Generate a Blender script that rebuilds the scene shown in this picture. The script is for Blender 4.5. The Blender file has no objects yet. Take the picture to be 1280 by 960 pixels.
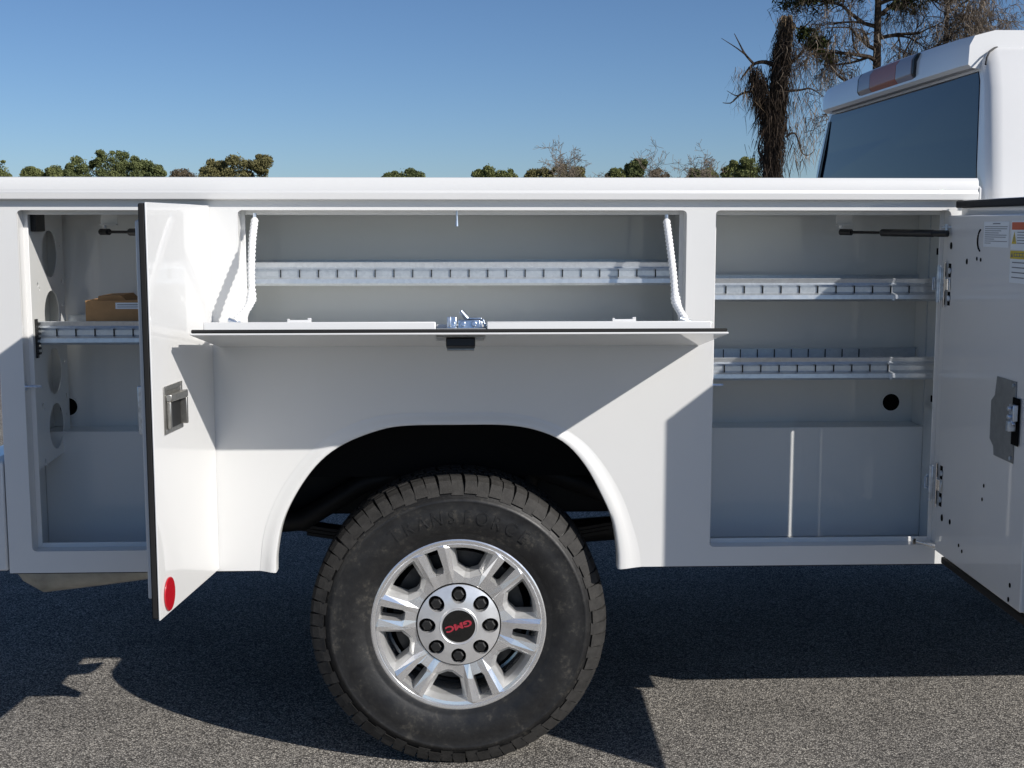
import bpy, bmesh, math, random
import numpy as np
from mathutils import Vector, Matrix

S = bpy.context.scene
COL = S.collection
PI = math.pi
random.seed(7)
RNG = np.random.default_rng(11)

# ------------------------------------------------------------------ camera
cam_d = bpy.data.cameras.new('camera')
cam_d.sensor_fit = 'HORIZONTAL'
cam_d.sensor_width = 36.0
cam_d.lens = 36.0 * 1600 / 1280
cam_d.clip_start = 0.05
cam_d.clip_end = 5000
cam = bpy.data.objects.new('camera', cam_d)
COL.objects.link(cam)
YAW, PITCH = 0.0392, 0.123
cam.location = (0.0135, -3.5656, 1.5615)
cam.rotation_euler = (PI / 2 - PITCH, 0, -YAW)
S.camera = cam

# ------------------------------------------------------------------ sky, sun, exposure
SUN = Vector((1.27, -1.09, 1.0)).normalized()          # towards the sun
w = bpy.data.worlds.new('World')
S.world = w
w.use_nodes = True
wn = w.node_tree
bg = wn.nodes['Background']
sky = wn.nodes.new('ShaderNodeTexSky')
sky.sky_type = 'NISHITA'
sky.sun_disc = False
sky.sun_elevation = math.asin(SUN.z)
sky.sun_rotation = math.atan2(SUN.x, SUN.y)
sky.altitude = 20
sky.air_density = 0.75
sky.dust_density = 0.4
sky.ozone_density = 6.0
wn.links.new(sky.outputs[0], bg.inputs[0])
bg.inputs[1].default_value = 0.088
sl = bpy.data.lights.new('sun', 'SUN')
sl.energy = 4.65
sl.angle = math.radians(0.53)
sl.color = (1.0, 0.955, 0.90)
so = bpy.data.objects.new('sun', sl)
COL.objects.link(so)
so.location = SUN * 30
so.rotation_euler = (-SUN).to_track_quat('-Z', 'Y').to_euler()
S.view_settings.view_transform = 'Standard'
S.view_settings.look = 'None'
S.view_settings.gamma = 1.0
S.view_settings.exposure = 0.0
S.view_settings.use_curve_mapping = False

# ------------------------------------------------------------------ materials
def new_mat(name):
    m = bpy.data.materials.new(name)
    m.use_nodes = True
    nt = m.node_tree
    return m, nt, nt.nodes['Principled BSDF']

def coords(nt, scale=None):
    t = nt.nodes.new('ShaderNodeTexCoord')
    return t.outputs['Object']

def noise(nt, vec, scale, detail=4, rough=0.6):
    n = nt.nodes.new('ShaderNodeTexNoise')
    n.inputs['Scale'].default_value = scale
    n.inputs['Detail'].default_value = detail
    n.inputs['Roughness'].default_value = rough
    nt.links.new(vec, n.inputs['Vector'])
    return n.outputs['Fac']

def ramp(nt, fac, stops):
    r = nt.nodes.new('ShaderNodeValToRGB')
    e = r.color_ramp.elements
    while len(e) > 1:
        e.remove(e[-1])
    e[0].position = stops[0][0]
    e[0].color = (*stops[0][1], 1)
    for p, c in stops[1:]:
        q = e.new(p)
        q.color = (*c, 1)
    nt.links.new(fac, r.inputs['Fac'])
    return r.outputs['Color']

def bump(nt, bsdf, h, strength, dist):
    b = nt.nodes.new('ShaderNodeBump')
    b.inputs['Strength'].default_value = strength
    b.inputs['Distance'].default_value = dist
    nt.links.new(h, b.inputs['Height'])
    nt.links.new(b.outputs['Normal'], bsdf.inputs['Normal'])

def g3(v):
    return (v, v, v) if isinstance(v, (int, float)) else v

def simple(name, col, rough=0.5, metal=0.0, coat=0.0, spec=0.5, var=0.0, vscale=20, bump_s=0.0, bump_scale=300, bump_d=0.001):
    m, nt, b = new_mat(name)
    col = g3(col)
    b.inputs['Base Color'].default_value = (*col, 1)
    b.inputs['Roughness'].default_value = rough
    b.inputs['Metallic'].default_value = metal
    b.inputs['Coat Weight'].default_value = coat
    b.inputs['Coat Roughness'].default_value = 0.04
    b.inputs['Specular IOR Level'].default_value = spec
    if var or bump_s:
        v = coords(nt)
    if var:
        f = noise(nt, v, vscale, 5)
        c = ramp(nt, f, [(0.3, tuple(x * (1 - var) for x in col)), (0.7, tuple(min(1, x * (1 + var)) for x in col))])
        nt.links.new(c, b.inputs['Base Color'])
    if bump_s:
        bump(nt, b, noise(nt, v, bump_scale, 3), bump_s, bump_d)
    return m

def paint_mat(name, col, rough, coat, cr=0.05):
    m, nt, b = new_mat(name)
    v = coords(nt)
    f = noise(nt, v, 2.3, 6)
    c = ramp(nt, f, [(0.3, tuple(x * 0.965 for x in col)), (0.7, col)])
    nt.links.new(c, b.inputs['Base Color'])
    b.inputs['Roughness'].default_value = rough
    b.inputs['Coat Weight'].default_value = coat
    b.inputs['Coat Roughness'].default_value = cr
    mx = nt.nodes.new('ShaderNodeMath')
    mx.operation = 'MULTIPLY_ADD'
    mx.inputs[1].default_value = 18.0
    nt.links.new(noise(nt, v, 3.2, 1), mx.inputs[0])
    nt.links.new(noise(nt, v, 190, 2), mx.inputs[2])
    bump(nt, b, mx.outputs[0], 0.07, 0.0006)
    return m

M = {}
M['paint'] = paint_mat('white_paint', (0.76, 0.76, 0.745), 0.4, 0.8, 0.03)
M['cab_paint'] = paint_mat('cab_paint', (0.76, 0.76, 0.75), 0.4, 0.9)
M['liner'] = paint_mat('inner_paint', (0.77, 0.78, 0.76), 0.35, 0.9, 0.06)
M['rubber'] = simple('seal_rubber', 0.018, 0.75, spec=0.3)
M['black'] = simple('black_plastic', 0.012, 0.45)
M['well'] = simple('wheel_well_black', 0.010, 0.8, spec=0.2)
M['dark'] = simple('dark_steel', 0.02, 0.55, metal=0.4, var=0.4, vscale=9)
M['hole'] = simple('dark_opening', 0.004, 0.9, spec=0.1)
M['zinc'] = simple('zinc_hardware', (0.62, 0.68, 0.76), 0.28, metal=0.95, var=0.25, vscale=60)
M['chrome'] = simple('polished_steel', 0.8, 0.1, metal=1.0)
M['stainless'] = simple('stainless_plate', (0.42, 0.41, 0.38), 0.34, metal=0.9, var=0.15, vscale=70)
M['rope'] = simple('white_braid', (0.86, 0.86, 0.85), 0.9, var=0.12, vscale=400, bump_s=0.5, bump_scale=500)
M['red'] = simple('red_reflector', (0.46, 0.008, 0.018), 0.22, coat=0.6, bump_s=0.3, bump_scale=900, bump_d=0.0005)
M['cardboard'] = simple('cardboard', (0.42, 0.24, 0.105), 0.85, var=0.12, vscale=30)
M['label'] = simple('label_white', (0.80, 0.84, 0.86), 0.5)
M['print'] = simple('label_print', (0.16, 0.17, 0.19), 0.6)
M['label_red'] = simple('label_red', (0.60, 0.10, 0.035), 0.5)
M['label_yellow'] = simple('label_yellow', (0.66, 0.50, 0.03), 0.5)
M['shield'] = simple('dusty_heat_shield', (0.38, 0.37, 0.33), 0.6, metal=0.2, var=0.25, vscale=14)
M['lens'] = simple('smoked_red_lens', (0.42, 0.11, 0.055), 0.4, coat=0.1)
M['lens_clear'] = simple('smoked_clear_lens', (0.30, 0.25, 0.26), 0.3, coat=0.25)
M['emblem_red'] = simple('emblem_red', (0.36, 0.03, 0.05), 0.25, coat=0.5)
M['emblem_black'] = simple('emblem_black', 0.006, 0.08, coat=0.8)
M['emblem_edge'] = simple('emblem_chrome', (0.75, 0.6, 0.6), 0.15, metal=1)
M['hub'] = simple('hub_silver', (0.80, 0.80, 0.80), 0.33, metal=0.65, var=0.05, vscale=50)
M['brake'] = simple('brake_steel', 0.05, 0.5, metal=0.7, var=0.4, vscale=20)

def galv_mat():
    m, nt, b = new_mat('galvanised_steel')
    v = coords(nt)
    vor = nt.nodes.new('ShaderNodeTexVoronoi')
    vor.inputs['Scale'].default_value = 110
    nt.links.new(v, vor.inputs['Vector'])
    sep = nt.nodes.new('ShaderNodeSeparateColor')
    nt.links.new(vor.outputs['Color'], sep.inputs[0])
    c = ramp(nt, sep.outputs[0], [(0.0, (0.60, 0.635, 0.665)), (1.0, (0.67, 0.705, 0.73))])
    nt.links.new(c, b.inputs['Base Color'])
    b.inputs['Metallic'].default_value = 0.75
    r = ramp(nt, sep.outputs[1], [(0, g3(0.30)), (1, g3(0.38))])
    nt.links.new(r, b.inputs['Roughness'])
    return m
M['galv'] = galv_mat()
M['plate'] = simple('dull_zinc_plate', (0.27, 0.28, 0.28), 0.45, metal=0.6, var=0.12, vscale=40)

def rim_mat():
    m, nt, b = new_mat('machined_aluminium')
    v = coords(nt)
    c = ramp(nt, noise(nt, v, 14, 3), [(0.3, g3(0.86)), (0.7, g3(0.95))])
    nt.links.new(c, b.inputs['Base Color'])
    b.inputs['Metallic'].default_value = 0.8
    r = ramp(nt, noise(nt, v, 22, 5), [(0.3, g3(0.14)), (0.7, g3(0.27))])
    nt.links.new(r, b.inputs['Roughness'])
    return m
M['rim'] = rim_mat()
M['rim_pocket'] = simple('rim_painted_pocket', (0.80, 0.80, 0.79), 0.32, metal=0.68, var=0.06, vscale=40)

def tyre_mat():
    m, nt, b = new_mat('tyre_rubber')
    v = coords(nt)
    n1 = noise(nt, v, 11, 8, 0.7)
    n2 = noise(nt, v, 70, 5, 0.7)
    mx = nt.nodes.new('ShaderNodeMath')
    mx.operation = 'MULTIPLY'
    nt.links.new(n1, mx.inputs[0])
    nt.links.new(n2, mx.inputs[1])
    c = ramp(nt, mx.outputs[0], [(0.15, (0.009, 0.009, 0.010)), (0.29, (0.015, 0.015, 0.015)), (0.39, (0.050, 0.046, 0.039))])
    nt.links.new(c, b.inputs['Base Color'])
    r = ramp(nt, n1, [(0.35, g3(0.38)), (0.65, g3(0.62))])
    nt.links.new(r, b.inputs['Roughness'])
    bump(nt, b, n2, 0.35, 0.0015)
    return m
M['tyre'] = tyre_mat()
M['tread'] = simple('dusty_tread_rubber', (0.027, 0.0255, 0.0235), 0.75, var=0.4, vscale=45, bump_s=0.5, bump_scale=220, bump_d=0.002)

def asphalt_mat():
    m, nt, b = new_mat('asphalt')
    v = coords(nt)
    vor = nt.nodes.new('ShaderNodeTexVoronoi')
    vor.inputs['Scale'].default_value = 180
    vor.inputs['Randomness'].default_value = 1.0
    nt.links.new(v, vor.inputs['Vector'])
    sep = nt.nodes.new('ShaderNodeSeparateColor')
    nt.links.new(vor.outputs['Color'], sep.inputs[0])
    stone = ramp(nt, sep.outputs[0], [(0.0, (0.12, 0.115, 0.108)), (0.3, (0.27, 0.256, 0.235)), (0.62, (0.43, 0.405, 0.365)), (0.92, (0.56, 0.53, 0.475)), (1.0, (0.78, 0.735, 0.65))])
    edge = ramp(nt, vor.outputs['Distance'], [(0.30, g3(1.0)), (0.62, g3(0.30))])
    mul = nt.nodes.new('ShaderNodeMix')
    mul.data_type = 'RGBA'
    mul.blend_type = 'MULTIPLY'
    mul.inputs[0].default_value = 1.0
    nt.links.new(stone, mul.inputs[6])
    nt.links.new(edge, mul.inputs[7])
    big = ramp(nt, noise(nt, v, 1.7, 5), [(0.28, (0.80, 0.79, 0.78)), (0.5, (1.0, 0.99, 0.98)), (0.72, (1.18, 1.16, 1.13))])
    mul2 = nt.nodes.new('ShaderNodeMix')
    mul2.data_type = 'RGBA'
    mul2.blend_type = 'MULTIPLY'
    mul2.inputs[0].default_value = 1.0
    nt.links.new(mul.outputs[2], mul2.inputs[6])
    nt.links.new(big, mul2.inputs[7])
    nt.links.new(mul2.outputs[2], b.inputs['Base Color'])
    b.inputs['Roughness'].default_value = 0.85
    b.inputs['Specular IOR Level'].default_value = 0.05
    inv = nt.nodes.new('ShaderNodeMath')
    inv.operation = 'SUBTRACT'
    inv.inputs[0].default_value = 1.0
    nt.links.new(vor.outputs['Distance'], inv.inputs[1])
    bump(nt, b, inv.outputs[0], 0.7, 0.003)
    return m
M['asphalt'] = asphalt_mat()
M['grass'] = simple('dry_grass', (0.10, 0.095, 0.045), 0.95, var=0.4, vscale=0.6, spec=0.1)

M['glass'] = simple('privacy_glass', (0.010, 0.017, 0.032), 0.03, spec=0.33)

def leaf_mat(name, a, b2, scale=0.9):
    m, nt, b = new_mat(name)
    v = coords(nt)
    f = noise(nt, v, scale, 6, 0.7)
    c = ramp(nt, f, [(0.32, a), (0.68, b2)])
    nt.links.new(c, b.inputs['Base Color'])
    b.inputs['Roughness'].default_value = 0.8
    b.inputs['Specular IOR Level'].default_value = 0.15
    return m
M['leaf_green'] = leaf_mat('leaf_green', (0.095, 0.118, 0.046), (0.23, 0.24, 0.09))
M['leaf_dark'] = leaf_mat('leaf_dark', (0.078, 0.100, 0.042), (0.19, 0.21, 0.084))
M['leaf_olive'] = leaf_mat('leaf_olive', (0.12, 0.115, 0.05), (0.24, 0.215, 0.095))
M['leaf_brown'] = leaf_mat('leaf_brown', (0.10, 0.082, 0.055), (0.18, 0.145, 0.095))
M['leaf_pine'] = leaf_mat('leaf_pine', (0.02, 0.028, 0.010), (0.06, 0.07, 0.02), 3)
M['leaf_yellow'] = leaf_mat('leaf_yellow', (0.09, 0.10, 0.02), (0.16, 0.16, 0.04), 3)
M['bark'] = simple('bark', (0.055, 0.042, 0.032), 0.95, var=0.4, vscale=6, spec=0.1)
M['bark_grey'] = simple('grey_twig', (0.20, 0.165, 0.13), 0.95, var=0.3, vscale=4, spec=0.1)
M['vine'] = simple('dead_vine', (0.045, 0.034, 0.026), 0.95, var=0.45, vscale=5, spec=0.1)
M['vine_tan'] = simple('dry_tan_vine', (0.22, 0.16, 0.10), 0.95, var=0.3, vscale=5, spec=0.1)

# ------------------------------------------------------------------ mesh helpers
class MB:
    def __init__(s, T=None):
        s.v, s.f, s.T = [], [], T
    def add(s, vs, fs):
        o = len(s.v)
        s.v += [tuple(p) for p in vs]
        s.f += [tuple(i + o for i in q) for q in fs]
        return s
    def box(s, x0, x1, y0, y1, z0, z1):
        vs = [(x, y, z) for z in (z0, z1) for y in (y0, y1) for x in (x0, x1)]
        return s.add(vs, [(0, 2, 3, 1), (4, 5, 7, 6), (0, 1, 5, 4), (2, 6, 7, 3), (0, 4, 6, 2), (1, 3, 7, 5)])
    def prism(s, pts, a0, a1, axis='x'):
        n = len(pts)
        def P(p, a):
            return {'x': (a, p[0], p[1]), 'y': (p[0], a, p[1]), 'z': (p[0], p[1], a)}[axis]
        vs = [P(p, a0) for p in pts] + [P(p, a1) for p in pts]
        fs = [tuple(range(n))[::-1], tuple(range(n, 2 * n))] + [(i, (i + 1) % n, n + (i + 1) % n, n + i) for i in range(n)]
        return s.add(vs, fs)
    def tube(s, path, rad, n=10, caps=True):
        path = [Vector(p) for p in path]
        if not isinstance(rad, (list, tuple)):
            rad = [rad] * len(path)
        vs, fs = [], []
        for i, p in enumerate(path):
            d = (path[min(i + 1, len(path) - 1)] - path[max(i - 1, 0)]).normalized()
            a = Vector((0, 0, 1)) if abs(d.z) < 0.9 else Vector((1, 0, 0))
            u = d.cross(a).normalized()
            v2 = d.cross(u)
            for k in range(n):
                t = 2 * PI * k / n
                vs.append(p + (u * math.cos(t) + v2 * math.sin(t)) * rad[i])
        for i in range(len(path) - 1):
            for k in range(n):
                a, b = i * n + k, i * n + (k + 1) % n
                fs.append((a, b, b + n, a + n))
        if caps:
            fs.append(tuple(range(n))[::-1])
            fs.append(tuple(range(len(vs) - n, len(vs))))
        return s.add(vs, fs)
    def lathe(s, prof, c=(0, 0, 0), n=64, closed=False):
        """profile of (radius, y) spun about the Y axis through c"""
        m = len(prof)
        vs = [(c[0] + r * math.cos(2 * PI * k / n), c[1] + y, c[2] + r * math.sin(2 * PI * k / n)) for k in range(n) for r, y in prof]
        fs = []
        for k in range(n):
            k2 = (k + 1) % n
            for i in range(m if closed else m - 1):
                j = (i + 1) % m
                fs.append((k * m + i, k * m + j, k2 * m + j, k2 * m + i))
        return s.add(vs, fs)
    def disc(s, c, r, t, n=32, axis='y', rz=None):
        """thin cylinder starting at c and running t along the axis"""
        rz = rz or r
        pts = [(r * math.cos(2 * PI * k / n), rz * math.sin(2 * PI * k / n)) for k in range(n)]
        if axis == 'y':
            return s.prism([(c[0] + a, c[2] + b) for a, b in pts], c[1], c[1] + t, 'y')
        if axis == 'x':
            return s.prism([(c[1] + a, c[2] + b) for a, b in pts], c[0], c[0] + t, 'x')
        return s.prism([(c[0] + a, c[1] + b) for a, b in pts], c[2], c[2] + t, 'z')
    def mesh(s, name, recalc=True, smooth=35):
        vs = [s.T(p) for p in s.v] if s.T else s.v
        me = bpy.data.meshes.new(name)
        me.from_pydata([tuple(p) for p in vs], [], s.f)
        if recalc:
            bm = bmesh.new()
            bm.from_mesh(me)
            bmesh.ops.recalc_face_normals(bm, faces=bm.faces)
            bm.to_mesh(me)
            bm.free()
        if smooth:
            me.polygons.foreach_set('use_smooth', [True] * len(me.polygons))
            me.set_sharp_from_angle(angle=math.radians(smooth))
        return me
    def obj(s, name, mat, parent=None, bevel=0, seg=2, **k):
        me = s.mesh(name, **k)
        return link(name, me, mat, parent, bevel, seg)

def link(name, me, mat, parent=None, bevel=0, seg=2):
    if mat and not me.materials:
        me.materials.append(M[mat] if isinstance(mat, str) else mat)
    o = bpy.data.objects.new(name, me)
    COL.objects.link(o)
    o.parent = parent
    if bevel:
        b = o.modifiers.new('bevel', 'BEVEL')
        b.width = bevel
        b.segments = seg
        b.limit_method = 'ANGLE'
        b.angle_limit = math.radians(40)
    return o

def tag(o, label=None, cat=None, group=None, kind=None):
    for k, v in (('label', label), ('category', cat), ('group', group), ('kind', kind)):
        if v:
            o[k] = v
    return o

def empty(name, loc, parent=None):
    o = bpy.data.objects.new(name, None)
    o.empty_display_size = 0.2
    COL.objects.link(o)
    o.location = loc
    o.parent = parent
    return o

def fill_2d(outer, holes, y0, y1):
    """sheet in XZ with holes, given thickness in Y; returns an MB"""
    bm = bmesh.new()
    edges = []
    for loop in [outer] + holes:
        vs = [bm.verts.new((x, y0, z)) for x, z in loop]
        edges += [bm.edges.new((vs[i], vs[(i + 1) % len(vs)])) for i in range(len(vs))]
    bmesh.ops.triangle_fill(bm, use_beauty=True, use_dissolve=False, edges=edges)
    bm.verts.index_update()
    front = [tuple(v.co) for v in bm.verts]
    faces = [tuple(v.index for v in f.verts) for f in bm.faces]
    border = [(e.verts[0].index, e.verts[1].index) for e in bm.edges if len(e.link_faces) == 1]
    bm.free()
    n = len(front)
    mb = MB()
    fs = list(faces) + [tuple(i + n for i in f)[::-1] for f in faces] + [(a, b, b + n, a + n) for a, b in border]
    mb.add(front + [(x, y1, z) for x, _, z in front], fs)
    return mb

def spline(pts, n):
    """Catmull-Rom through points, n samples evenly by length"""
    P = np.array(pts, float)
    Q = np.vstack([2 * P[0] - P[1], P, 2 * P[-1] - P[-2]])
    out = []
    for i in range(1, len(Q) - 2):
        for t in np.linspace(0, 1, 16, endpoint=False):
            a, b, c, d = Q[i - 1], Q[i], Q[i + 1], Q[i + 2]
            out.append(0.5 * ((2 * b) + (c - a) * t + (2 * a - 5 * b + 4 * c - d) * t * t + (3 * b - a - 3 * c + d) * t ** 3))
    out.append(P[-1])
    out = np.array(out)
    L = np.concatenate([[0], np.cumsum(np.linalg.norm(np.diff(out, axis=0), axis=1))])
    s = np.linspace(0, L[-1], n)
    return np.stack([np.interp(s, L, out[:, k]) for k in range(out.shape[1])], 1)

def text_mesh(txt, size, depth, bold=0.0):
    cu = bpy.data.curves.new('lettering', 'FONT')
    cu.body = txt
    cu.size = size
    cu.extrude = depth
    cu.offset = bold
    cu.align_x = 'CENTER'
    cu.align_y = 'CENTER'
    o = bpy.data.objects.new('lettering', cu)
    COL.objects.link(o)
    bpy.context.view_layer.update()
    me = bpy.data.meshes.new_from_object(o)
    bpy.data.objects.remove(o)
    bpy.data.curves.remove(cu)
    return me

# ------------------------------------------------------------------ ground
GZ = -0.02
g = MB()
g.add([(-900, -60, GZ), (900, -60, GZ), (900, 1500, GZ), (-900, 1500, GZ)], [(0, 1, 2, 3)])
tag(g.obj('ground', 'asphalt', smooth=0, recalc=False), kind='structure')
g = MB()
g.add([(-900, 70, GZ + 0.004), (900, 70, GZ + 0.004), (900, 1500, GZ + 0.004), (-900, 1500, GZ + 0.004)], [(0, 1, 2, 3)])
tag(g.obj('grass_field', 'grass', smooth=0, recalc=False), kind='structure')

# ------------------------------------------------------------------ the truck
TRUCK = empty('service_truck', (0, 1.05, GZ))
tag(TRUCK, 'white utility service truck with its three side compartments open and rear wheel showing', 'truck')
_inv = Matrix.Translation((0, -1.05, -GZ))
def part(o, parent=None):
    """parent a mesh built in world coordinates without moving it"""
    p = parent or TRUCK
    o.parent = p
    o.matrix_parent_inverse = _inv if p is TRUCK else Matrix.Identity(4)
    return o
def P(mb, name, mat, parent=None, bevel=0, seg=2, **k):
    o = mb.obj(name, mat, None, bevel, seg, **k)
    return part(o, parent)

XR, XF = -1.262, 1.402                 # rear and front edge of the body side
ZB, ZT = 0.590, 1.632                  # its bottom and top
OPEN = [(-1.197, -0.715, 0.652, 1.604), (-0.600, 0.640, 1.243, 1.604), (0.721, 1.385, 0.646, 1.604)]

arch_in = spline([(-0.515, 0.586), (-0.512, 0.644), (-0.492, 0.736), (-0.445, 0.828), (-0.387, 0.903), (-0.319, 0.953), (-0.229, 0.989), (-0.150, 1.004), (0.0, 1.006), (0.140, 1.004), (0.230, 0.987), (0.301, 0.953), (0.358, 0.891), (0.404, 0.809), (0.439, 0.728), (0.454, 0.640), (0.456, 0.586)], 72)
arch_out = spline([(-0.562, 0.590), (-0.550, 0.690), (-0.524, 0.771), (-0.478, 0.855), (-0.421, 0.925), (-0.350, 0.982), (-0.260, 1.022), (-0.160, 1.038), (0.0, 1.040), (0.150, 1.037), (0.260, 1.012), (0.350, 0.960), (0.416, 0.885), (0.468, 0.795), (0.502, 0.700), (0.518, 0.640), (0.524, 0.590)], 72)

outer = [(XR, ZT), (XR, ZB)] + [(float(a) , max(float(b), ZB)) for a, b in arch_in] + [(XF, ZB), (XF, ZT)]
holes = []
for x0, x1, z0, z1 in OPEN:
    r = 0.012
    loop = []
    for cx, cz, a0 in ((x0 + r, z0 + r, 180), (x1 - r, z0 + r, 270), (x1 - r, z1 - r, 0), (x0 + r, z1 - r, 90)):
        for k in range(4):
            t = math.radians(a0 + 30 * k)
            loop.append((cx + r * math.cos(t), cz + r * math.sin(t)))
    holes.append(loop)
side = P(fill_2d(outer, holes, 0.0, 0.004), 'side_panel', 'paint', smooth=0)

# returned flanges of each opening
for x0, x1, z0, z1 in OPEN:
    m = MB()
    d, t = 0.052, 0.005
    m.box(x0 - t, x0, 0.0045, d, z0 - t, z1 + t)
    m.box(x1, x1 + t, 0.0045, d, z0 - t, z1 + t)
    m.box(x0, x1, 0.0045, d, z1, z1 + t)
    m.box(x0, x1, 0.0045, d, z0 - t, z0)
    lip = 0.012
    m.box(x0 - t, x0 + lip, d, d + 0.004, z0 - t, z1 + t)
    m.box(x1 - lip, x1 + t, d, d + 0.004, z0 - t, z1 + t)
    m.box(x0 + lip, x1 - lip, d, d + 0.004, z1 - lip, z1 + t)
    m.box(x0 + lip, x1 - lip, d, d + 0.004, z0 - t, z0 + lip)
    P(m, 'opening_flange', 'paint', side, bevel=0.0015)

# wheel arch flare
m = MB()
vs, fs = [], []
prof = [(0.0, -0.0008), (0.2, -0.0022), (0.42, -0.0062), (0.62, -0.0102), (0.84, -0.0122), (0.96, -0.0105), (1.0, -0.006), (1.0, 0.035)]
for I, O in zip(arch_in, arch_out):
    for t, y in prof:
        q = O + (I - O) * t
        vs.append((q[0], y, q[1]))
k = len(prof)
for i in range(len(arch_in) - 1):
    for j in range(k - 1):
        fs.append((i * k + j, i * k + j + 1, (i + 1) * k + j + 1, (i + 1) * k + j))
fs.append(tuple(range(k)))
fs.append(tuple(range(len(vs) - k, len(vs)))[::-1])
m.add(vs, fs)
P(m, 'wheel_arch_flare', 'paint', side, smooth=50)

# top rail
m = MB()
m.prism([(-0.023, 1.632), (-0.025, 1.652), (-0.021, 1.656), (-0.019, 1.684), (-0.012, 1.693), (0.05, 1.6945), (0.12, 1.693), (0.12, 1.632)], -1.30, 1.452, 'x')
rail = P(m, 'top_rail', 'paint', bevel=0.004, seg=3)
m = MB()
m.prism([(-0.024, 1.634), (-0.024, 1.664), (-0.012, 1.672), (0.11, 1.672), (0.11, 1.634)], 1.4525, 1.458, 'x')
P(m, 'rail_end_cap', 'paint', rail, bevel=0.001)

# shell of the body
m = MB()
m.box(1.448, 1.456, 0.02, 0.50, 0.60, 1.631)
P(m, 'front_bulkhead', 'paint', bevel=0.002)
m = MB()
m.box(1.4035, 1.456, 0.010, 0.0145, 0.592, 1.631)
P(m, 'corner_sun_blocker', 'paint', bevel=0.001)  # added strip closing the gap, so stray sun stays out of the compartment
m = MB()
m.box(-1.262, -1.256, 0.0045, 0.50, 0.592, 1.631)
P(m, 'rear_end_panel', 'paint', bevel=0.001)
m = MB()
m.box(-1.255, 1.447, 0.0045, 0.50, 1.622, 1.631)
P(m, 'compartment_roof', 'paint')
m = MB()
m.box(-1.255, 1.447, 0.50, 0.505, 0.90, 1.69)
P(m, 'bed_side_wall', 'paint')
m = MB()
m.box(-1.262, 1.456, 0.507, 1.595, 0.93, 0.95)
P(m, 'bed_floor', 'dark')
m = MB()
m.box(-1.262, 1.456, 1.60, 2.10, 0.95, 1.69)
m.box(-1.262, -0.56, 1.62, 2.098, 0.60, 0.9495)
m.box(0.52, 1.456, 1.62, 2.098, 0.60, 0.9495)
P(m, 'opposite_side_box', 'paint', bevel=0.004)
m = MB()
m.box(1.44, 1.456, 0.507, 1.595, 0.9505, 1.69)
P(m, 'bed_front_wall', 'paint', bevel=0.002)

# inside of the compartments
YB, YL, ZL = 0.41, 0.30, 0.945
def liner(x0, x1, z0, z1, step, name='compartment_liner'):
    m = MB()
    t = 0.006
    m.box(x0 - t, x0, 0.057, YB, z0, z1)
    m.box(x1, x1 + t, 0.057, YB, z0, z1)
    m.box(x0 - t, x1 + t, YB, YB + t, z0, z1)
    m.box(x0, x1, 0.057, YB, z1 - t, z1)
    m.box(x0, x1, 0.057, YB, z0, z0 + t)
    if step:
        m.box(x0, x1, YL, YB - 0.0005, z0 + t, ZL)
    return P(m, name, 'liner', bevel=0.003)
LL = liner(-1.248, -0.690, 0.5935, 1.618, True)
LC = liner(-0.650, 0.672, 1.228, 1.618, False)
LR = liner(0.700, 1.440, 0.5935, 1.618, True)
# joint lines and stiffening ribs pressed into the centre liner's back
for LN, x, z in ((LR, 1.372, 1.006), (LL, -1.203, 1.006)):
    m = MB()
    m.disc((x, YB - 0.004, z), 0.027, 0.0035, 28)
    P(m, 'drain_hole', 'hole', LN)
    m = MB()
    m.lathe([(0.027, -0.0045), (0.031, -0.0045), (0.031, -0.0005), (0.027, -0.0005)], (x, YB, z), 28, True)
    P(m, 'hole_rim', 'liner', LN)
# side wall slots of the front compartment
for z in (1.475, 1.03, 1.36):
    m = MB()
    m.box(1.4375, 1.4395, 0.23, 0.242, z, z + 0.02)
    P(m, 'wall_slot', 'hole', LR)
m = MB()
m.box(1.4365, 1.4395, 0.30, 0.303, 0.95, 1.60)
P(m, 'wall_seam', 'galv', LR)

# perforated plate in the rear compartment
def perforated(x, y0, y1, z0, z1, cells, th):
    yc = (y0 + y1) / 2
    bm_outer = [(y0, z0), (y1, z0 + 0.012), (y1, z1), (y0, z1)]
    hl = []
    for cy, cz, r in cells:
        nn = 28 if r > 0.03 else 10
        hl.append([(cy + r * math.cos(2 * PI * k / nn), cz + r * math.sin(2 * PI * k / nn)) for k in range(nn)])
    mb = fill_2d(bm_outer, hl, 0, th)
    mb.v = [(x + b, a, c) for a, b, c in mb.v]
    return mb
cells = []
for z in (1.480, 1.305, 1.135, 0.972):
    cells.append((0.245, z, 0.068))
    cells += [(0.128, z - 0.085, 0.007), (0.142, z - 0.098, 0.005), (0.348, z - 0.085, 0.008), (0.342, z + 0.02, 0.005)]
    if z > 0.98:
        pass
P(perforated(-1.193, 0.062, 0.372, 0.872, 1.60, cells, 0.003), 'perforated_plate', 'liner', LL, smooth=0)
m = MB()
m.box(-1.1895, -1.185, 0.085, 0.10, 1.19, 1.30)
for k in range(7):
    m.box(-1.185, -1.178, 0.085, 0.10, 1.20 + k * 0.014, 1.206 + k * 0.014)
P(m, 'wiring_clip_strip', 'black', LL)
m = MB()
m.box(-1.1895, -1.175, 0.085, 0.17, 1.545, 1.595)
P(m, 'wiring_block', 'black', LL, bevel=0.003)

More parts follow.
